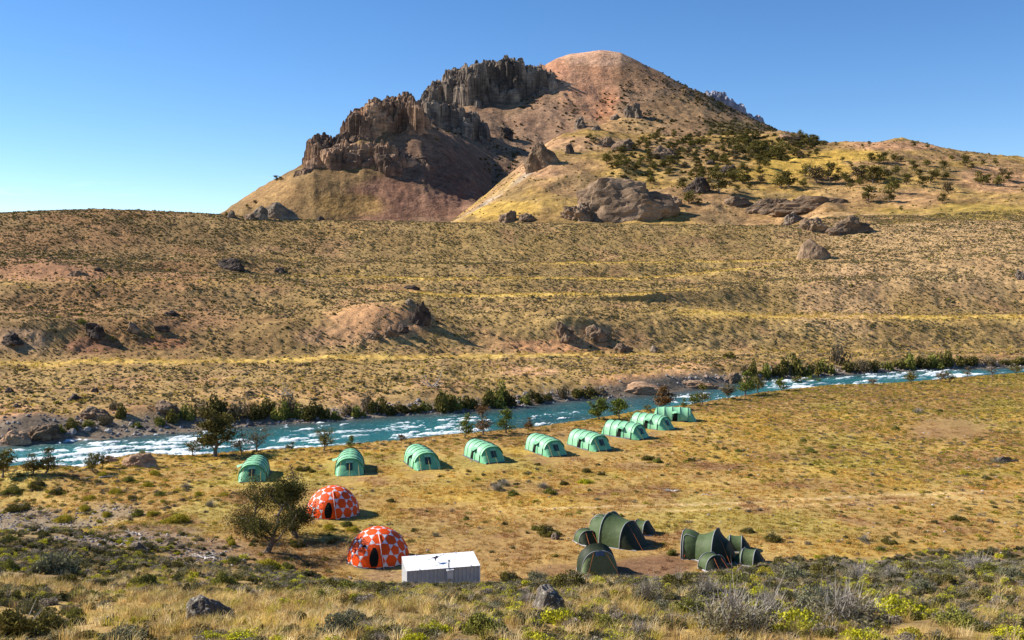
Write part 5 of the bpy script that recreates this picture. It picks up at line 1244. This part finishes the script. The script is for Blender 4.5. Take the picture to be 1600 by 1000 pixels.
deadwood('dead_snag', 676, 606, 26, 'bleached snag with upturned limbs above the far bank', 7, 6, 1.2, 'dead tree')
deadwood('dead_snag', 446, 618, 24, 'white dead brush above the far bank bushes', 8, 10, 1.4, 'dead tree', .025)
deadwood('dead_snag', 372, 640, 22, 'pale dead branches among the far bank bushes by the tall beech', 9, 8, 1.2, 'dead tree', .025)
deadwood('dead_snag', 858, 618, 20, 'grey-white leafless shrub among bushes before the tan slab', 10, 12, 1.5, 'dead shrub', .02)
deadwood('dead_snag', 412, 864, 14, 'bleached root stump at the foot of the leaning beech', 12, 5, .5, 'stump', .06)

# ------------------------------------------------------------------ tents
def mat_fabric(name, col, rough=.5, spec=.4, trans=.12, var=.10):
    m = NT(name); n = m.noise(2.2, 3, .6, m.objc()); n2 = m.noise(14, 3, .6, m.objc())
    c = m.mix(1, col, m.ramp(n, [(.3, 1 - var), (.7, 1 + var)]), 'MULTIPLY')
    b = m.bump(n, .10, .45)
    pb = m.bsdf(c, rough, b, spec); t = m.n('BsdfTranslucent'); mx = m.n('MixShader'); m.l(c, t.inputs[0]); mx.inputs[0].default_value = trans
    m.l(pb.outputs[0], mx.inputs[1]); m.l(t.outputs[0], mx.inputs[2]); m.l(mx.outputs[0], m.out.inputs[0]); return m.m
def mat_plain(name, col, rough=.6, spec=.3, metal=0.0):
    m = NT(name); n = m.noise(5, 3, .6, m.objc()); c = m.mix(1, col, m.ramp(n, [(.3, .88), (.7, 1.1)]), 'MULTIPLY'); m.bsdf(c, rough, None, spec, Metallic=metal); return m.m
F_GREEN = mat_fabric('mint_green_fabric', (.27, .60, .34)); F_GREEN2 = mat_fabric('shaded_green_fabric', (.17, .50, .27)); F_DG = mat_fabric('dark_green_fabric', (.08, .115, .047), .6, .2, .12); F_DG2 = mat_fabric('dark_and_shaded_green_fabric', (.026, .036, .018), .6, .2, .05); F_DGL = mat_fabric('pale_olive_fabric', (.19, .24, .11), .6, .2, .3)  # darker greens paint shade on tent ends; blackest also clothes the arched tent
F_GREYT = mat_plain('grey_trim', (.30, .31, .33)); F_BLK = mat_plain('black_pole_sleeve', (.035, .04, .045)); F_SKIRT = mat_plain('dark_ground_skirt', (.05, .055, .075)); F_INT = mat_plain('opening_shade', (.012, .014, .013), .9, .05); F_YEL = mat_plain('yellow_guy_line', (.62, .42, .05))  # door and vent openings get a near-black colour for inner shade
F_ORL = mat_plain('orange_guy_line', (.75, .20, .05)); F_RED = mat_plain('red_patch', (.65, .09, .05)); F_OR = mat_fabric('orange_panel_fabric', (.84, .085, .004), .6, .2, .05); F_WH = mat_fabric('white_panel_fabric', (.72, .70, .74), .5, .35, .10); F_WHT = mat_plain('white_sleeve', (.8, .78, .75))
F_BLUE = mat_fabric('blue_grey_fabric', (.09, .13, .20)); F_PANE = mat_plain('smoky_window', (.03, .06, .05), .15, .6)

def arch(w, h, n=17, p=.82):
    f = np.linspace(0, np.pi, n); c, s = np.cos(f), np.sin(f)
    return np.sign(c) * np.abs(c) ** p * w, np.abs(s) ** p * h
def hoop_pts(hp, n=17):
    s, w, h = hp[:3]; lean = hp[3] if len(hp) > 3 else 0
    x, z = arch(w, h, n); return np.stack([x, s + lean * z, z], 1)
def bay(a, b, sag=.05, n=17, m=6, puff=0.0):
    A, B = hoop_pts(a, n), hoop_pts(b, n); R_ = []
    for t in np.linspace(0, 1, m):
        P = A * (1 - t) + B * t; k = 4 * t * (1 - t); P[:, 2] *= 1 - sag * k; P[:, 0] *= 1 - sag * .6 * k; R_.append(P)
    return np.array(R_)
def ring(mb, hp, r, n=17, off=1.0):
    P = hoop_pts(hp, n); P = P * np.array([off, 1, off]); mb.tube(P, r, 5)

def tent_root(name, label, cat, group, X, Y, Z, yaw):
    o = bpy.data.objects.new(name, None); o.empty_display_size = .5; COL.objects.link(o); o.location = (X, Y, Z); o.rotation_euler = (0, 0, yaw)
    return tag(o, label, cat, group)

def green_tent():
    W, H, L2 = 1.62, 2.12, 2.75
    root = tent_root('tunnel_tent', 'x', 'tent', 'mint green tunnel tents in a row', 0, 0, 0, 0)
    S = np.linspace(L2, -L2 + .7, 5); wd = [W * .90, W, W * 1.02, W * 1.02, W]; hd = [H * .97, H, H, H, H * .95]
    hp = [(S[k], wd[k], hd[k]) for k in range(5)]
    for k in range(4):
        mb = MB(); mb.grid(bay(hp[k], hp[k + 1], .045)); mb.build('canopy_panel', F_GREEN, root, True)
    for k in range(5):
        mb = MB(); ring(mb, hp[k], .03, 25, 1.006); mb.build('pole_sleeve', F_BLK, root, True)
    # rear panel slopes a little, front panel runs out to the ground below a hood; both in the shade-darkened green
    mb = MB(); mb.grid(bay(hp[0], (S[0] + .75, W * .62, .02), -.12, 17, 7)); mb.build('rear_panel', F_GREEN2, root, True)
    hood = (S[4] - .38, W * 1.0, H * .90); 
    mb = MB(); mb.grid(bay(hp[4], hood, .0, 17, 4)[:, 2:15]); mb.build('hood', F_GREEN, root, True)
    mb = MB(); mb.grid(bay((S[4] - .03, W * .97, H * .90), (S[4] - 1.35, W * .80, .02), -.10, 17, 8)); mb.build('front_panel', F_GREEN2, root, True)
    # front window with its flap, set on the slope of the front panel
    def onfront(x, t): 
        y = S[4] - .03 - 1.32 * t; return (x, y - .05, H * .90 * (1 - t) * (1 + .10 * 4 * t * (1 - t)) * (1 - .12 * (x / W) ** 2) + .04)
    mb = MB(); mb.grid([[onfront(x, t) for x in np.linspace(-.34, .34, 5)] for t in np.linspace(.30, .70, 5)]); wn_ = mb.build('window', F_PANE, root, True)
    mb = MB(); mb.grid([[tuple(np.array(onfront(x, t)) + (0, -.04, .05)) for x in np.linspace(-.40, .40, 5)] for t in np.linspace(.22, .36, 3)]); mb.build('window_flap', F_GREEN, wn_, True)
    for x in (-.95, .0, .95):
        mb = MB(); mb.tube([onfront(x, .25), (x * 1.15, S[4] - 1.9, .0)], .012, 4); mb.build('guy_line', F_YEL, root)
    # side doors with peaked awnings on both sides
    for sd in (-1,):
        def side(y, z, o_=.03):
            zz = min(z / H, .999); x = W * 1.01 * (max(1 - zz ** (2 / .82), 0)) ** (.82 / 2); return (sd * (x + o_), y, z)
        yc = (S[2] + S[3]) / 2
        mb = MB(); mb.grid([[side(yc + dy * (1 - .35 * tz), z) for dy in np.linspace(-.55, .55, 4)] for tz, z in zip(np.linspace(0, 1, 6), np.linspace(.12, 1.45, 6))]); dr = mb.build('side_door', F_INT, root, True)  # near-black patch laid on the fabric for the shade inside
        mb = MB(); A_ = [side(yc + dy, 1.62 - .1 * abs(dy), .02) for dy in np.linspace(-.62, .62, 5)]; B_ = [(sd * (W * 1.01 + .38 - .25 * abs(dy)), yc + dy * 1.0, 1.42 - .25 * abs(dy)) for dy in np.linspace(-.62, .62, 5)]
        mb.grid([A_, B_]); mb.build('door_awning', F_GREEN, dr, False)
        mb = MB(); mb.grid([[side(yc - .5 + dy, z, .05) for dy in np.linspace(-.10, .28, 3)] for z in np.linspace(.05, 1.2, 5)]); mb.build('door_flap', F_GREEN2, dr, True)
    mb = MB()
    for sd in (-1, 1): mb.grid([[(sd * (W * 1.0 + o_), y, z) for y in np.linspace(S[4], S[0], 8)] for o_, z in ((.0, .16), (.10, .0))])
    mb.grid([[(x, S[4] - 1.30 + o_, z) for x in np.linspace(-W * .82, W * .82, 6)] for o_, z in ((.02, .12), (-.10, .0))])
    mb.build('ground_skirt', F_SKIRT, root)
    return root
gt = green_tent()
GT = [  # front foot, rear foot (photo px), label
 ((394, 757), (404, 733), 'mint green tunnel tent half hidden behind the leaning beech, closest to the rapids'),
 ((546, 748), (551, 723), 'mint green tunnel tent facing the viewer, directly above the rear orange dome'),
 ((662, 739), (649, 713), 'mint green tunnel tent third from the leaning beech, turned slightly away'),
 ((770, 727), (739, 706), 'mint green tunnel tent fourth from the leaning beech, below the slim conical trees'),
 ((864, 717), (834, 697), 'mint green tunnel tent fifth from the leaning beech, below a small rusty sapling'),
 ((933, 707), (903, 689), 'mint green tunnel tent sixth from the leaning beech, below the round green trees'),
 ((994, 688), (957, 671), 'mint green tunnel tent seventh in line, first of the last close three'),
 ((1036, 674), (998, 660), 'mint green tunnel tent eighth in line, middle of the last close three'),
 ((1082, 658), (1027, 652), 'mint green tunnel tent farthest away, seen fully side-on by the river'),
]
GY = [(8, 398, 744), (8, 547, 735), (20, 659, 726), (27, 756, 716), (27, 852, 706), (32, 920, 698), (47, 977, 681), (47, 1018, 668), (80, 1054, 656)]
for q, (a, b, lab) in enumerate(GT):
    o = gt if q == 0 else copy_thing(gt)
    X, Y, Z = gh(GY[q][1], GY[q][2]); o.location = (X, Y, Z - .03); o.rotation_euler = (0, 0, R(GY[q][0]))
    s = [.97, 1.03, 1.02, 1, 1, 1, 1, 1, .98][q]; o.scale = (s, s, s); o['label'] = lab

# ------------------------------------------------------------------ orange geodesic domes
def geo_sphere(f=3):
    t = (1 + 5 ** .5) / 2
    V = np.array([(-1, t, 0), (1, t, 0), (-1, -t, 0), (1, -t, 0), (0, -1, t), (0, 1, t), (0, -1, -t), (0, 1, -t), (t, 0, -1), (t, 0, 1), (-t, 0, -1), (-t, 0, 1)], float)
    F = [(0, 11, 5), (0, 5, 1), (0, 1, 7), (0, 7, 10), (0, 10, 11), (1, 5, 9), (5, 11, 4), (11, 10, 2), (10, 7, 6), (7, 1, 8), (3, 9, 4), (3, 4, 2), (3, 2, 6), (3, 6, 8), (3, 8, 9), (4, 9, 5), (2, 4, 11), (6, 2, 10), (8, 6, 7), (9, 8, 1)]
    V /= np.linalg.norm(V[0])
    # a vertex on top
    ax = V[4]; z = np.array([0, 0, 1.0]); v = np.cross(ax, z); s = np.linalg.norm(v); c = ax @ z; vx = np.array([[0, -v[2], v[1]], [v[2], 0, -v[0]], [-v[1], v[0], 0]])
    Rm = np.eye(3) + vx + vx @ vx * (1 - c) / s ** 2; V = V @ Rm.T
    key = {}; P = []; T = []
    def idx(p):
        p = p / np.linalg.norm(p); k = tuple(np.round(p, 4))
        if k not in key: key[k] = len(P); P.append(p)
        return key[k]
    for a, b, c_ in F:
        g = {}
        for i in range(f + 1):
            for j in range(f + 1 - i):
                g[i, j] = idx((V[a] * (f - i - j) + V[b] * i + V[c_] * j) / f)
        for i in range(f):
            for j in range(f - i):
                T.append((g[i, j], g[i + 1, j], g[i, j + 1]))
                if i + j < f - 1: T.append((g[i + 1, j], g[i + 1, j + 1], g[i, j + 1]))
    return np.array(P), T
def dome(px, py, label, seed, spin):
    Rr = 2.52; zc = .12
    X, Y, Z = gh(px, py); Y += Rr * .98; X = (px - 800) / FPX * Y; Z = float(gz(X, Y)[0])
    root = tent_root('dome_tent', label, 'dome tent', 'orange and white geodesic domes', X, Y, Z - .03, 0)
    P, T = geo_sphere(3); c, s = math.cos(spin), math.sin(spin); P = P @ np.array([[c, -s, 0], [s, c, 0], [0, 0, 1]]).T
    mid = {}
    def M(a, b):
        k = (min(a, b), max(a, b))
        if k not in mid: m_ = P[a] + P[b]; mid[k] = m_ / np.linalg.norm(m_)
        return mid[k]
    def world(q, r=1.0):
        w = q * Rr * r + np.array([0, 0, zc]); w[2] *= 1.03
        if w[2] < 0: w = np.array([w[0], w[1], 0]) 
        return w
    def poly(pts, name, mat, prd):
        pts = np.array(pts); cen = pts.mean(0); cn = cen / np.linalg.norm(cen)
        if cen[2] * Rr + zc < -.12: return
        W_ = [world(q, prd) for q in pts]; C_ = world(cn * .5 + cen * .5, prd + .002)
        n = len(pts); mb = MB(); 
        I_ = [world((cn * .5 + cen * .5) * .5 + q * .5, prd + .004) for q in pts]
        mb.add(W_ + I_ + [C_], [(i, (i + 1) % n, n + (i + 1) % n, n + i) for i in range(n)], [(n + i, n + (i + 1) % n, 2 * n) for i in range(n)])
        mb.build(name, mat, root, False)
    nb = {}
    for a, b, c_ in T:
        poly([M(a, b), M(b, c_), M(c_, a)], 'white_panel', F_WH, 1.0)
        for v_, w_ in ((a, b), (b, c_), (c_, a)): nb.setdefault(v_, set()).add(w_); nb.setdefault(w_, set()).add(v_)
    for v_, S_ in nb.items():
        n_ = P[v_]; r_ = np.cross(n_, (0.3, .2, 1.0)); r_ /= np.linalg.norm(r_); u_ = np.cross(n_, r_)
        S_ = sorted(S_, key=lambda w_: math.atan2((P[w_] - n_) @ u_, (P[w_] - n_) @ r_))
        poly([M(v_, w_) for w_ in S_], 'orange_panel', F_OR, 1.004)
    def sph(az, el, r=1.0):
        w = np.array([math.cos(el) * math.sin(az), -math.cos(el) * math.cos(az), math.sin(el)]) * Rr * r + np.array([0, 0, zc]); w[2] = max(w[2] * 1.03, 0.01); return w
    # door: near-black sheet painted as the shaded opening, inside an orange surround
    mb = MB(); mb.grid([[sph(x * .145 * (.25 + .75 * math.sin(math.pi * (.12 + .86 * t)) ** .8), .03 + t * .56, 1.032) for x in np.linspace(-1, 1, 7)] for t in np.linspace(0, 1, 14)])
    dr = mb.build('door', F_INT, root, True)
    mb = MB(); mb.grid([[sph(x * .25 * (1 - .25 * t), .01 + t * .68, 1.022) for x in np.linspace(-1, 1, 7)] for t in np.linspace(0, 1, 8)]); mb.build('door_surround', F_OR, dr, True)
    mb = MB(); mb.tube([sph(.30, -.04 + .0, 1.06), sph(.27, .2, 1.035), sph(.24, .45, 1.03), sph(.22, .75, 1.03), sph(.15, 1.1, 1.03)], .022, 5); mb.build('pole_sleeve', F_WHT, root, True)
    for az in (-.42,) if seed == 2 else ():
        mb = MB(); mb.grid([[sph(az + x * .12, .60 + t * .09, 1.02) for x in np.linspace(-1 + t, 1 - t, 4)] for t in np.linspace(0, .95, 4)]); mb.build('vent', F_INT, root, True)
    mb = MB(); a_ = np.linspace(0, 2 * np.pi, 49); mb.grid([[(np.sin(q) * (Rr * r_), -np.cos(q) * (Rr * r_), z_) for q in a_] for r_, z_ in ((1.008, .06), (1.025, .0))]); mb.build('ground_skirt', F_SKIRT, root)
    for az, l in ((1.5, .9), (.9, .7), (-1.2, .8), (2.4, .9)):
        mb = MB(); mb.tube([sph(az, .55, 1.02), sph(az, -.04, 1 + l * .35) * np.array([1, 1, 0]) + (0, 0, .02)], .014, 4); mb.build('guy_line', F_ORL, root)
    return root
dome(517, 812, 'orange and white geodesic dome farther back, its edge behind the beech branches', 1, .35)
dome(588, 889, 'orange and white geodesic dome nearest the white cabin, half shaded by the beech', 2, .15)

# ------------------------------------------------------------------ dark green tents
def hoop_tent(name, label, X, Y, Z, yaw, hp, trim, mats, door=None, lines=(), patchp=None, cat='tent', group=None, sag=.07, arcs=()):
    root = tent_root(name, label, cat, group, X, Y, Z, yaw)
    for k in range(len(hp) - 1):
        mb = MB(); mb.grid(bay(hp[k], hp[k + 1], sag if k not in (0, len(hp) - 2) else -.06, 21, 8)); mb.build('fly_panel', mats[k], root, True)
    for k in trim:
        mb = MB(); ring(mb, hp[k], .036, 25, 1.008); mb.build('pole_sleeve', F_GREYT, root, True)
    for (A_, B_, h_) in arcs:            # crossing poles from foot to foot
        q = np.linspace(0, 1, 21)[:, None]; A_ = np.array(A_ + (0,), float); B_ = np.array(B_ + (0,), float)
        Pq = A_ * (1 - q) + B_ * q; Pq[:, 2] = h_ * np.sin(q[:, 0] * np.pi) ** .75; mb = MB(); mb.tube(Pq, .036, 5); mb.build('pole_sleeve', F_GREYT, root, True)
    if door is not None:
        G_ = bay(hp[door], hp[door + 1], -.06 if door == 0 else sag, 21, 8); pth = [G_[1, j] for j in (20, 18, 16, 14)] + [G_[i, 13] for i in range(2, 8)] ; mb = MB(); mb.tube(np.array(pth) + (-.03, 0, .02), .028, 5); mb.build('door_trim', F_GREYT, root, True)
    mb = MB()
    for sd in (-1, 1):
        mb.grid([[(sd * (h_[1] * 1.01 + o_), h_[0], z_) for h_ in hp] for o_, z_ in ((0, .12), (.07, 0))])
    mb.build('ground_skirt', F_GREYT, root)
    for (a_, b_) in lines:
        mb = MB(); mb.tube([a_, b_], .008, 4); mb.build('guy_line', F_ORL, root)
    if patchp is not None:
        for p_ in patchp:
            mb = MB(); mb.box((0, 0, 0), (.26, .03, .13), Matrix.Translation(p_)); mb.build('logo_patch', F_RED, root)
    return root
def pos_of(x, y):
    a = gh(x, y); return a
GD = 'dark green trekking tents'
def pod(x, y, yaw, s, label, lit=True):
    X, Y, Z = gh(x, y); hp = [(1.25 * s, .25 * s, .25 * s), (.5 * s, .95 * s, 1.12 * s), (-.45 * s, .92 * s, 1.15 * s), (-1.25 * s, .55 * s, .05)]
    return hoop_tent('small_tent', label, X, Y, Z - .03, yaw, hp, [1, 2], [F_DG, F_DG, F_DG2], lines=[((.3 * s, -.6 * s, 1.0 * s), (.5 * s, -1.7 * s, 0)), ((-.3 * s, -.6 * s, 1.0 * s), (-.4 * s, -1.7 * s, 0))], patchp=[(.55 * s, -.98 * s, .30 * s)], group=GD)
# big tent, its vestibule shade painted by a near-black fabric colour
X, Y, Z = gh(966, 850)
hoop_tent('large_tent', 'largest dark green tent with two grey arches and a shaded porch, between two small tents', X, Y + .3, Z - .03, R(52),
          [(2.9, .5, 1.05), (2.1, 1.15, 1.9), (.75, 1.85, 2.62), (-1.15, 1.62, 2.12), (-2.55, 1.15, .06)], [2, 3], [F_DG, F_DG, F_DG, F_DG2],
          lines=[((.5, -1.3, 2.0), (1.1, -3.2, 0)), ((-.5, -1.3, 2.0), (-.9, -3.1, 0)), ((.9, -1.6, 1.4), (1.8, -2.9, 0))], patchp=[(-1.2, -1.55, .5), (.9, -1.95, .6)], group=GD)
pod(916, 847, R(20), 1.0, 'small dark green tent before the largest tent on its sunny side')
pod(1003, 832, R(60), 1.0, 'small dark green tent behind the shaded porch of the largest tent')
pod(938, 822, R(160), .9, 'small dark green tent peeking out behind the largest tent')
# arched tent facing the viewer
X, Y, Z = gh(934, 899)
hoop_tent('arched_tent', 'lone dark green arched tent with a paler front and blue-grey top vent', X, Y + .9, Z - .05, R(8),
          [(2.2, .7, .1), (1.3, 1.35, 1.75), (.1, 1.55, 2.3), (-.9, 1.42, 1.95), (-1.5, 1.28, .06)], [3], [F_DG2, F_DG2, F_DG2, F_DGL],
          lines=[((.5, -1.0, 1.8), (1.5, -2.2, 0)), ((-.5, -1.0, 1.8), (-1.3, -2.2, 0))], group=GD)
mb = MB(); mb.grid([[(x, -.93 - .32 * t, 1.98 - .62 * t - .16 * x * x) for x in np.linspace(-.28 - .25 * t, .28 + .25 * t, 5)] for t in np.linspace(.03, .55, 4)])
_ar = [o for o in COL.objects if o.name.startswith('arched_tent')][0]; mb.build('vent_panel', F_BLUE, _ar, True)
# big tent at the right
X, Y, Z = gh(1112, 876)
hoop_tent('porch_tent', 'large olive green tent with sagging ridge and tall grey arch amid small tents', X, Y + .9, Z - .03, R(66),
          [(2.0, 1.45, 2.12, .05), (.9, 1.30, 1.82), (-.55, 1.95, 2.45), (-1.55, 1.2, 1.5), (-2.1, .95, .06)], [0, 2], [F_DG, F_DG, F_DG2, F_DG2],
          lines=[((-.9, -1.1, 1.8), (-1.9, -2.2, 0)), ((-.2, -1.4, 1.8), (-.5, -2.9, 0)), ((.6, -1.3, 1.7), (1.2, -2.8, 0))], patchp=[(-1.45, 1.7, .35)], group=GD, door=0)
X, Y, Z = gh(1112, 889); pod(1113, 888, R(25), 1.05, 'small dark green tent in front of the large olive tent, pointed towards the viewer')
pod(1172, 880, R(62), 1.05, 'small dark green tent at the shaded end of the large olive tent, near the brush')
pod(1150, 858, R(75), 1.05, 'small dark green tent mostly hidden behind the tall arch of the olive tent')

# ------------------------------------------------------------------ white corrugated cabin
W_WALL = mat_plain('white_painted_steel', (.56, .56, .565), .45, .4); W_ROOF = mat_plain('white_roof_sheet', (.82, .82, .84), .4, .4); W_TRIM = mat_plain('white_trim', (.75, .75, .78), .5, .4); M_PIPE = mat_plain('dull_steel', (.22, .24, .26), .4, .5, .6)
def cabin():
    L_, Dp, he, hb = 5.35, 2.25, 1.85, 2.20; yaw = R(14.5)
    D0 = 70.9; X0 = (635 - 800) / FPX * D0 * 1.008
    root = tent_root('cabin', 'white corrugated steel cabin with a sloping seamed roof and stub flue', 'cabin', None, X0, D0, 0, yaw); root.location.z = float(gz(X0 + 2.5, D0 + 1.2)[0]) * 0
    def corr(A_, B_, zt0, zt1, name, nrm, n=None):
        A_ = np.array(A_, float); B_ = np.array(B_, float); ln = np.linalg.norm(B_ - A_); n = int(ln / .075); R0, R1 = [], []
        for i in range(n + 1):
            f = i / n; o_ = .032 if (i // 2) % 2 else -.032; p_ = A_ + (B_ - A_) * f + np.array(nrm) * o_
            R0.append((p_[0], p_[1], -.3)); R1.append((p_[0], p_[1], zt0 + (zt1 - zt0) * f))
        mb = MB(); mb.grid([R0, R1]); return mb.build(name, W_WALL, root)
    corr((0.03, 0), (L_ - .03, 0), he, he, 'front_wall', (0, -1)); corr((0, Dp), (0, 0), hb, he, 'side_wall', (-1, 0)); corr((L_, 0), (L_, Dp), he, hb, 'side_wall', (1, 0)); corr((L_, Dp), (0, Dp), hb, hb, 'rear_wall', (0, 1))
    for (x, y, h_) in ((0, 0, he), (L_, 0, he), (0, Dp, hb), (L_, Dp, hb)):
        mb = MB(); mb.box((x, y, h_ / 2 - .1), (.11, .11, h_ + .2)); mb.build('corner_post', W_TRIM, root)
    n = 9; sl = math.atan2(hb - he, Dp)
    for k in range(n):
        x0 = -.06 + (L_ + .12) * k / n; x1 = -.06 + (L_ + .12) * (k + 1) / n - .006; mb = MB()
        z = lambda y: he + .04 + (hb - he) * y / Dp
        Vt = [(x0, -.10, z(-.10)), (x0 + .03, -.10, z(-.10) + .018), (x0 + .055, -.10, z(-.10)), (x1, -.10, z(-.10)), (x1, -.10, z(-.10) - .03), (x0, -.10, z(-.10) - .03)]
        Vb = [(a, Dp + .08, b + (z(Dp + .08) - z(-.10))) for a, _, b in Vt]
        mb.add(Vt + Vb, [(i, (i + 1) % 6, 6 + (i + 1) % 6, 6 + i) for i in range(6)] + [(0, 5, 4, 3), (0, 3, 2, 1)]); mb.build('roof_panel', W_ROOF, root)
    mb = MB(); mb.box((L_ * .58, -.14, he - .42), (.44, .26, .62)); bx_ = mb.build('wall_box', W_TRIM, root); 
    mb = MB(); mb.box((L_ * .58, -.17, he - .09), (.54, .36, .035)); mb.build('box_lid', W_ROOF, bx_)
    mb = MB(); mb.tube([(L_ * .565, -.2, he - .1), (L_ * .565, -.2, he + .58)], .05, 10); mb.tube([(L_ * .565, -.2, he + .56), (L_ * .565, -.2, he + .64)], .085, 10); mb.build('flue_pipe', M_PIPE, root, True)
    for (x, y) in ((.9, -.05), (1.0, Dp), (4.0, Dp), (4.7, -.05)):
        mb = MB(); mb.box((x, y, he + .08 + (hb - he) * max(y, 0) / Dp), (.07, .05, .09)); mb.build('bracket', W_TRIM, root)
    return root
cab = cabin()
cab.location.z = float(gz(cab.location.x + 2.6, cab.location.y + 1.8)[0])
# small antenna lying on the roof
_ry = R(14.5); _c = cab.location; _lx, _ly = 2.25, .95; _wx, _wy = _c.x + _lx * math.cos(_ry) - _ly * math.sin(_ry), _c.y + _lx * math.sin(_ry) + _ly * math.cos(_ry)
an = tent_root('roof_antenna', 'small dark antenna with long thin arms on the white cabin roof', 'antenna', None, _wx, _wy, _c.z + 2.24, _ry + .35)
M_AN = mat_plain('dark_plastic', (.05, .04, .06), .5, .4)
mb = MB(); mb.tube([(0, 0, -.06), (0, 0, .16)], .05, 8); mb.box((0, 0, .16), (.30, .16, .09)); mb.box((.12, .06, .22), (.14, .1, .05)); mb.build('base', M_AN, an)
mb = MB(); mb.tube([(-.78, -.05, .10), (.0, 0, .18), (.80, .1, .24)], .014, 5); mb.build('long_arm', M_AN, an)
mb = MB(); mb.tube([(-.25, .14, .18), (.25, -.14, .2)], .02, 5); mb.build('cross_arm', M_AN, an)
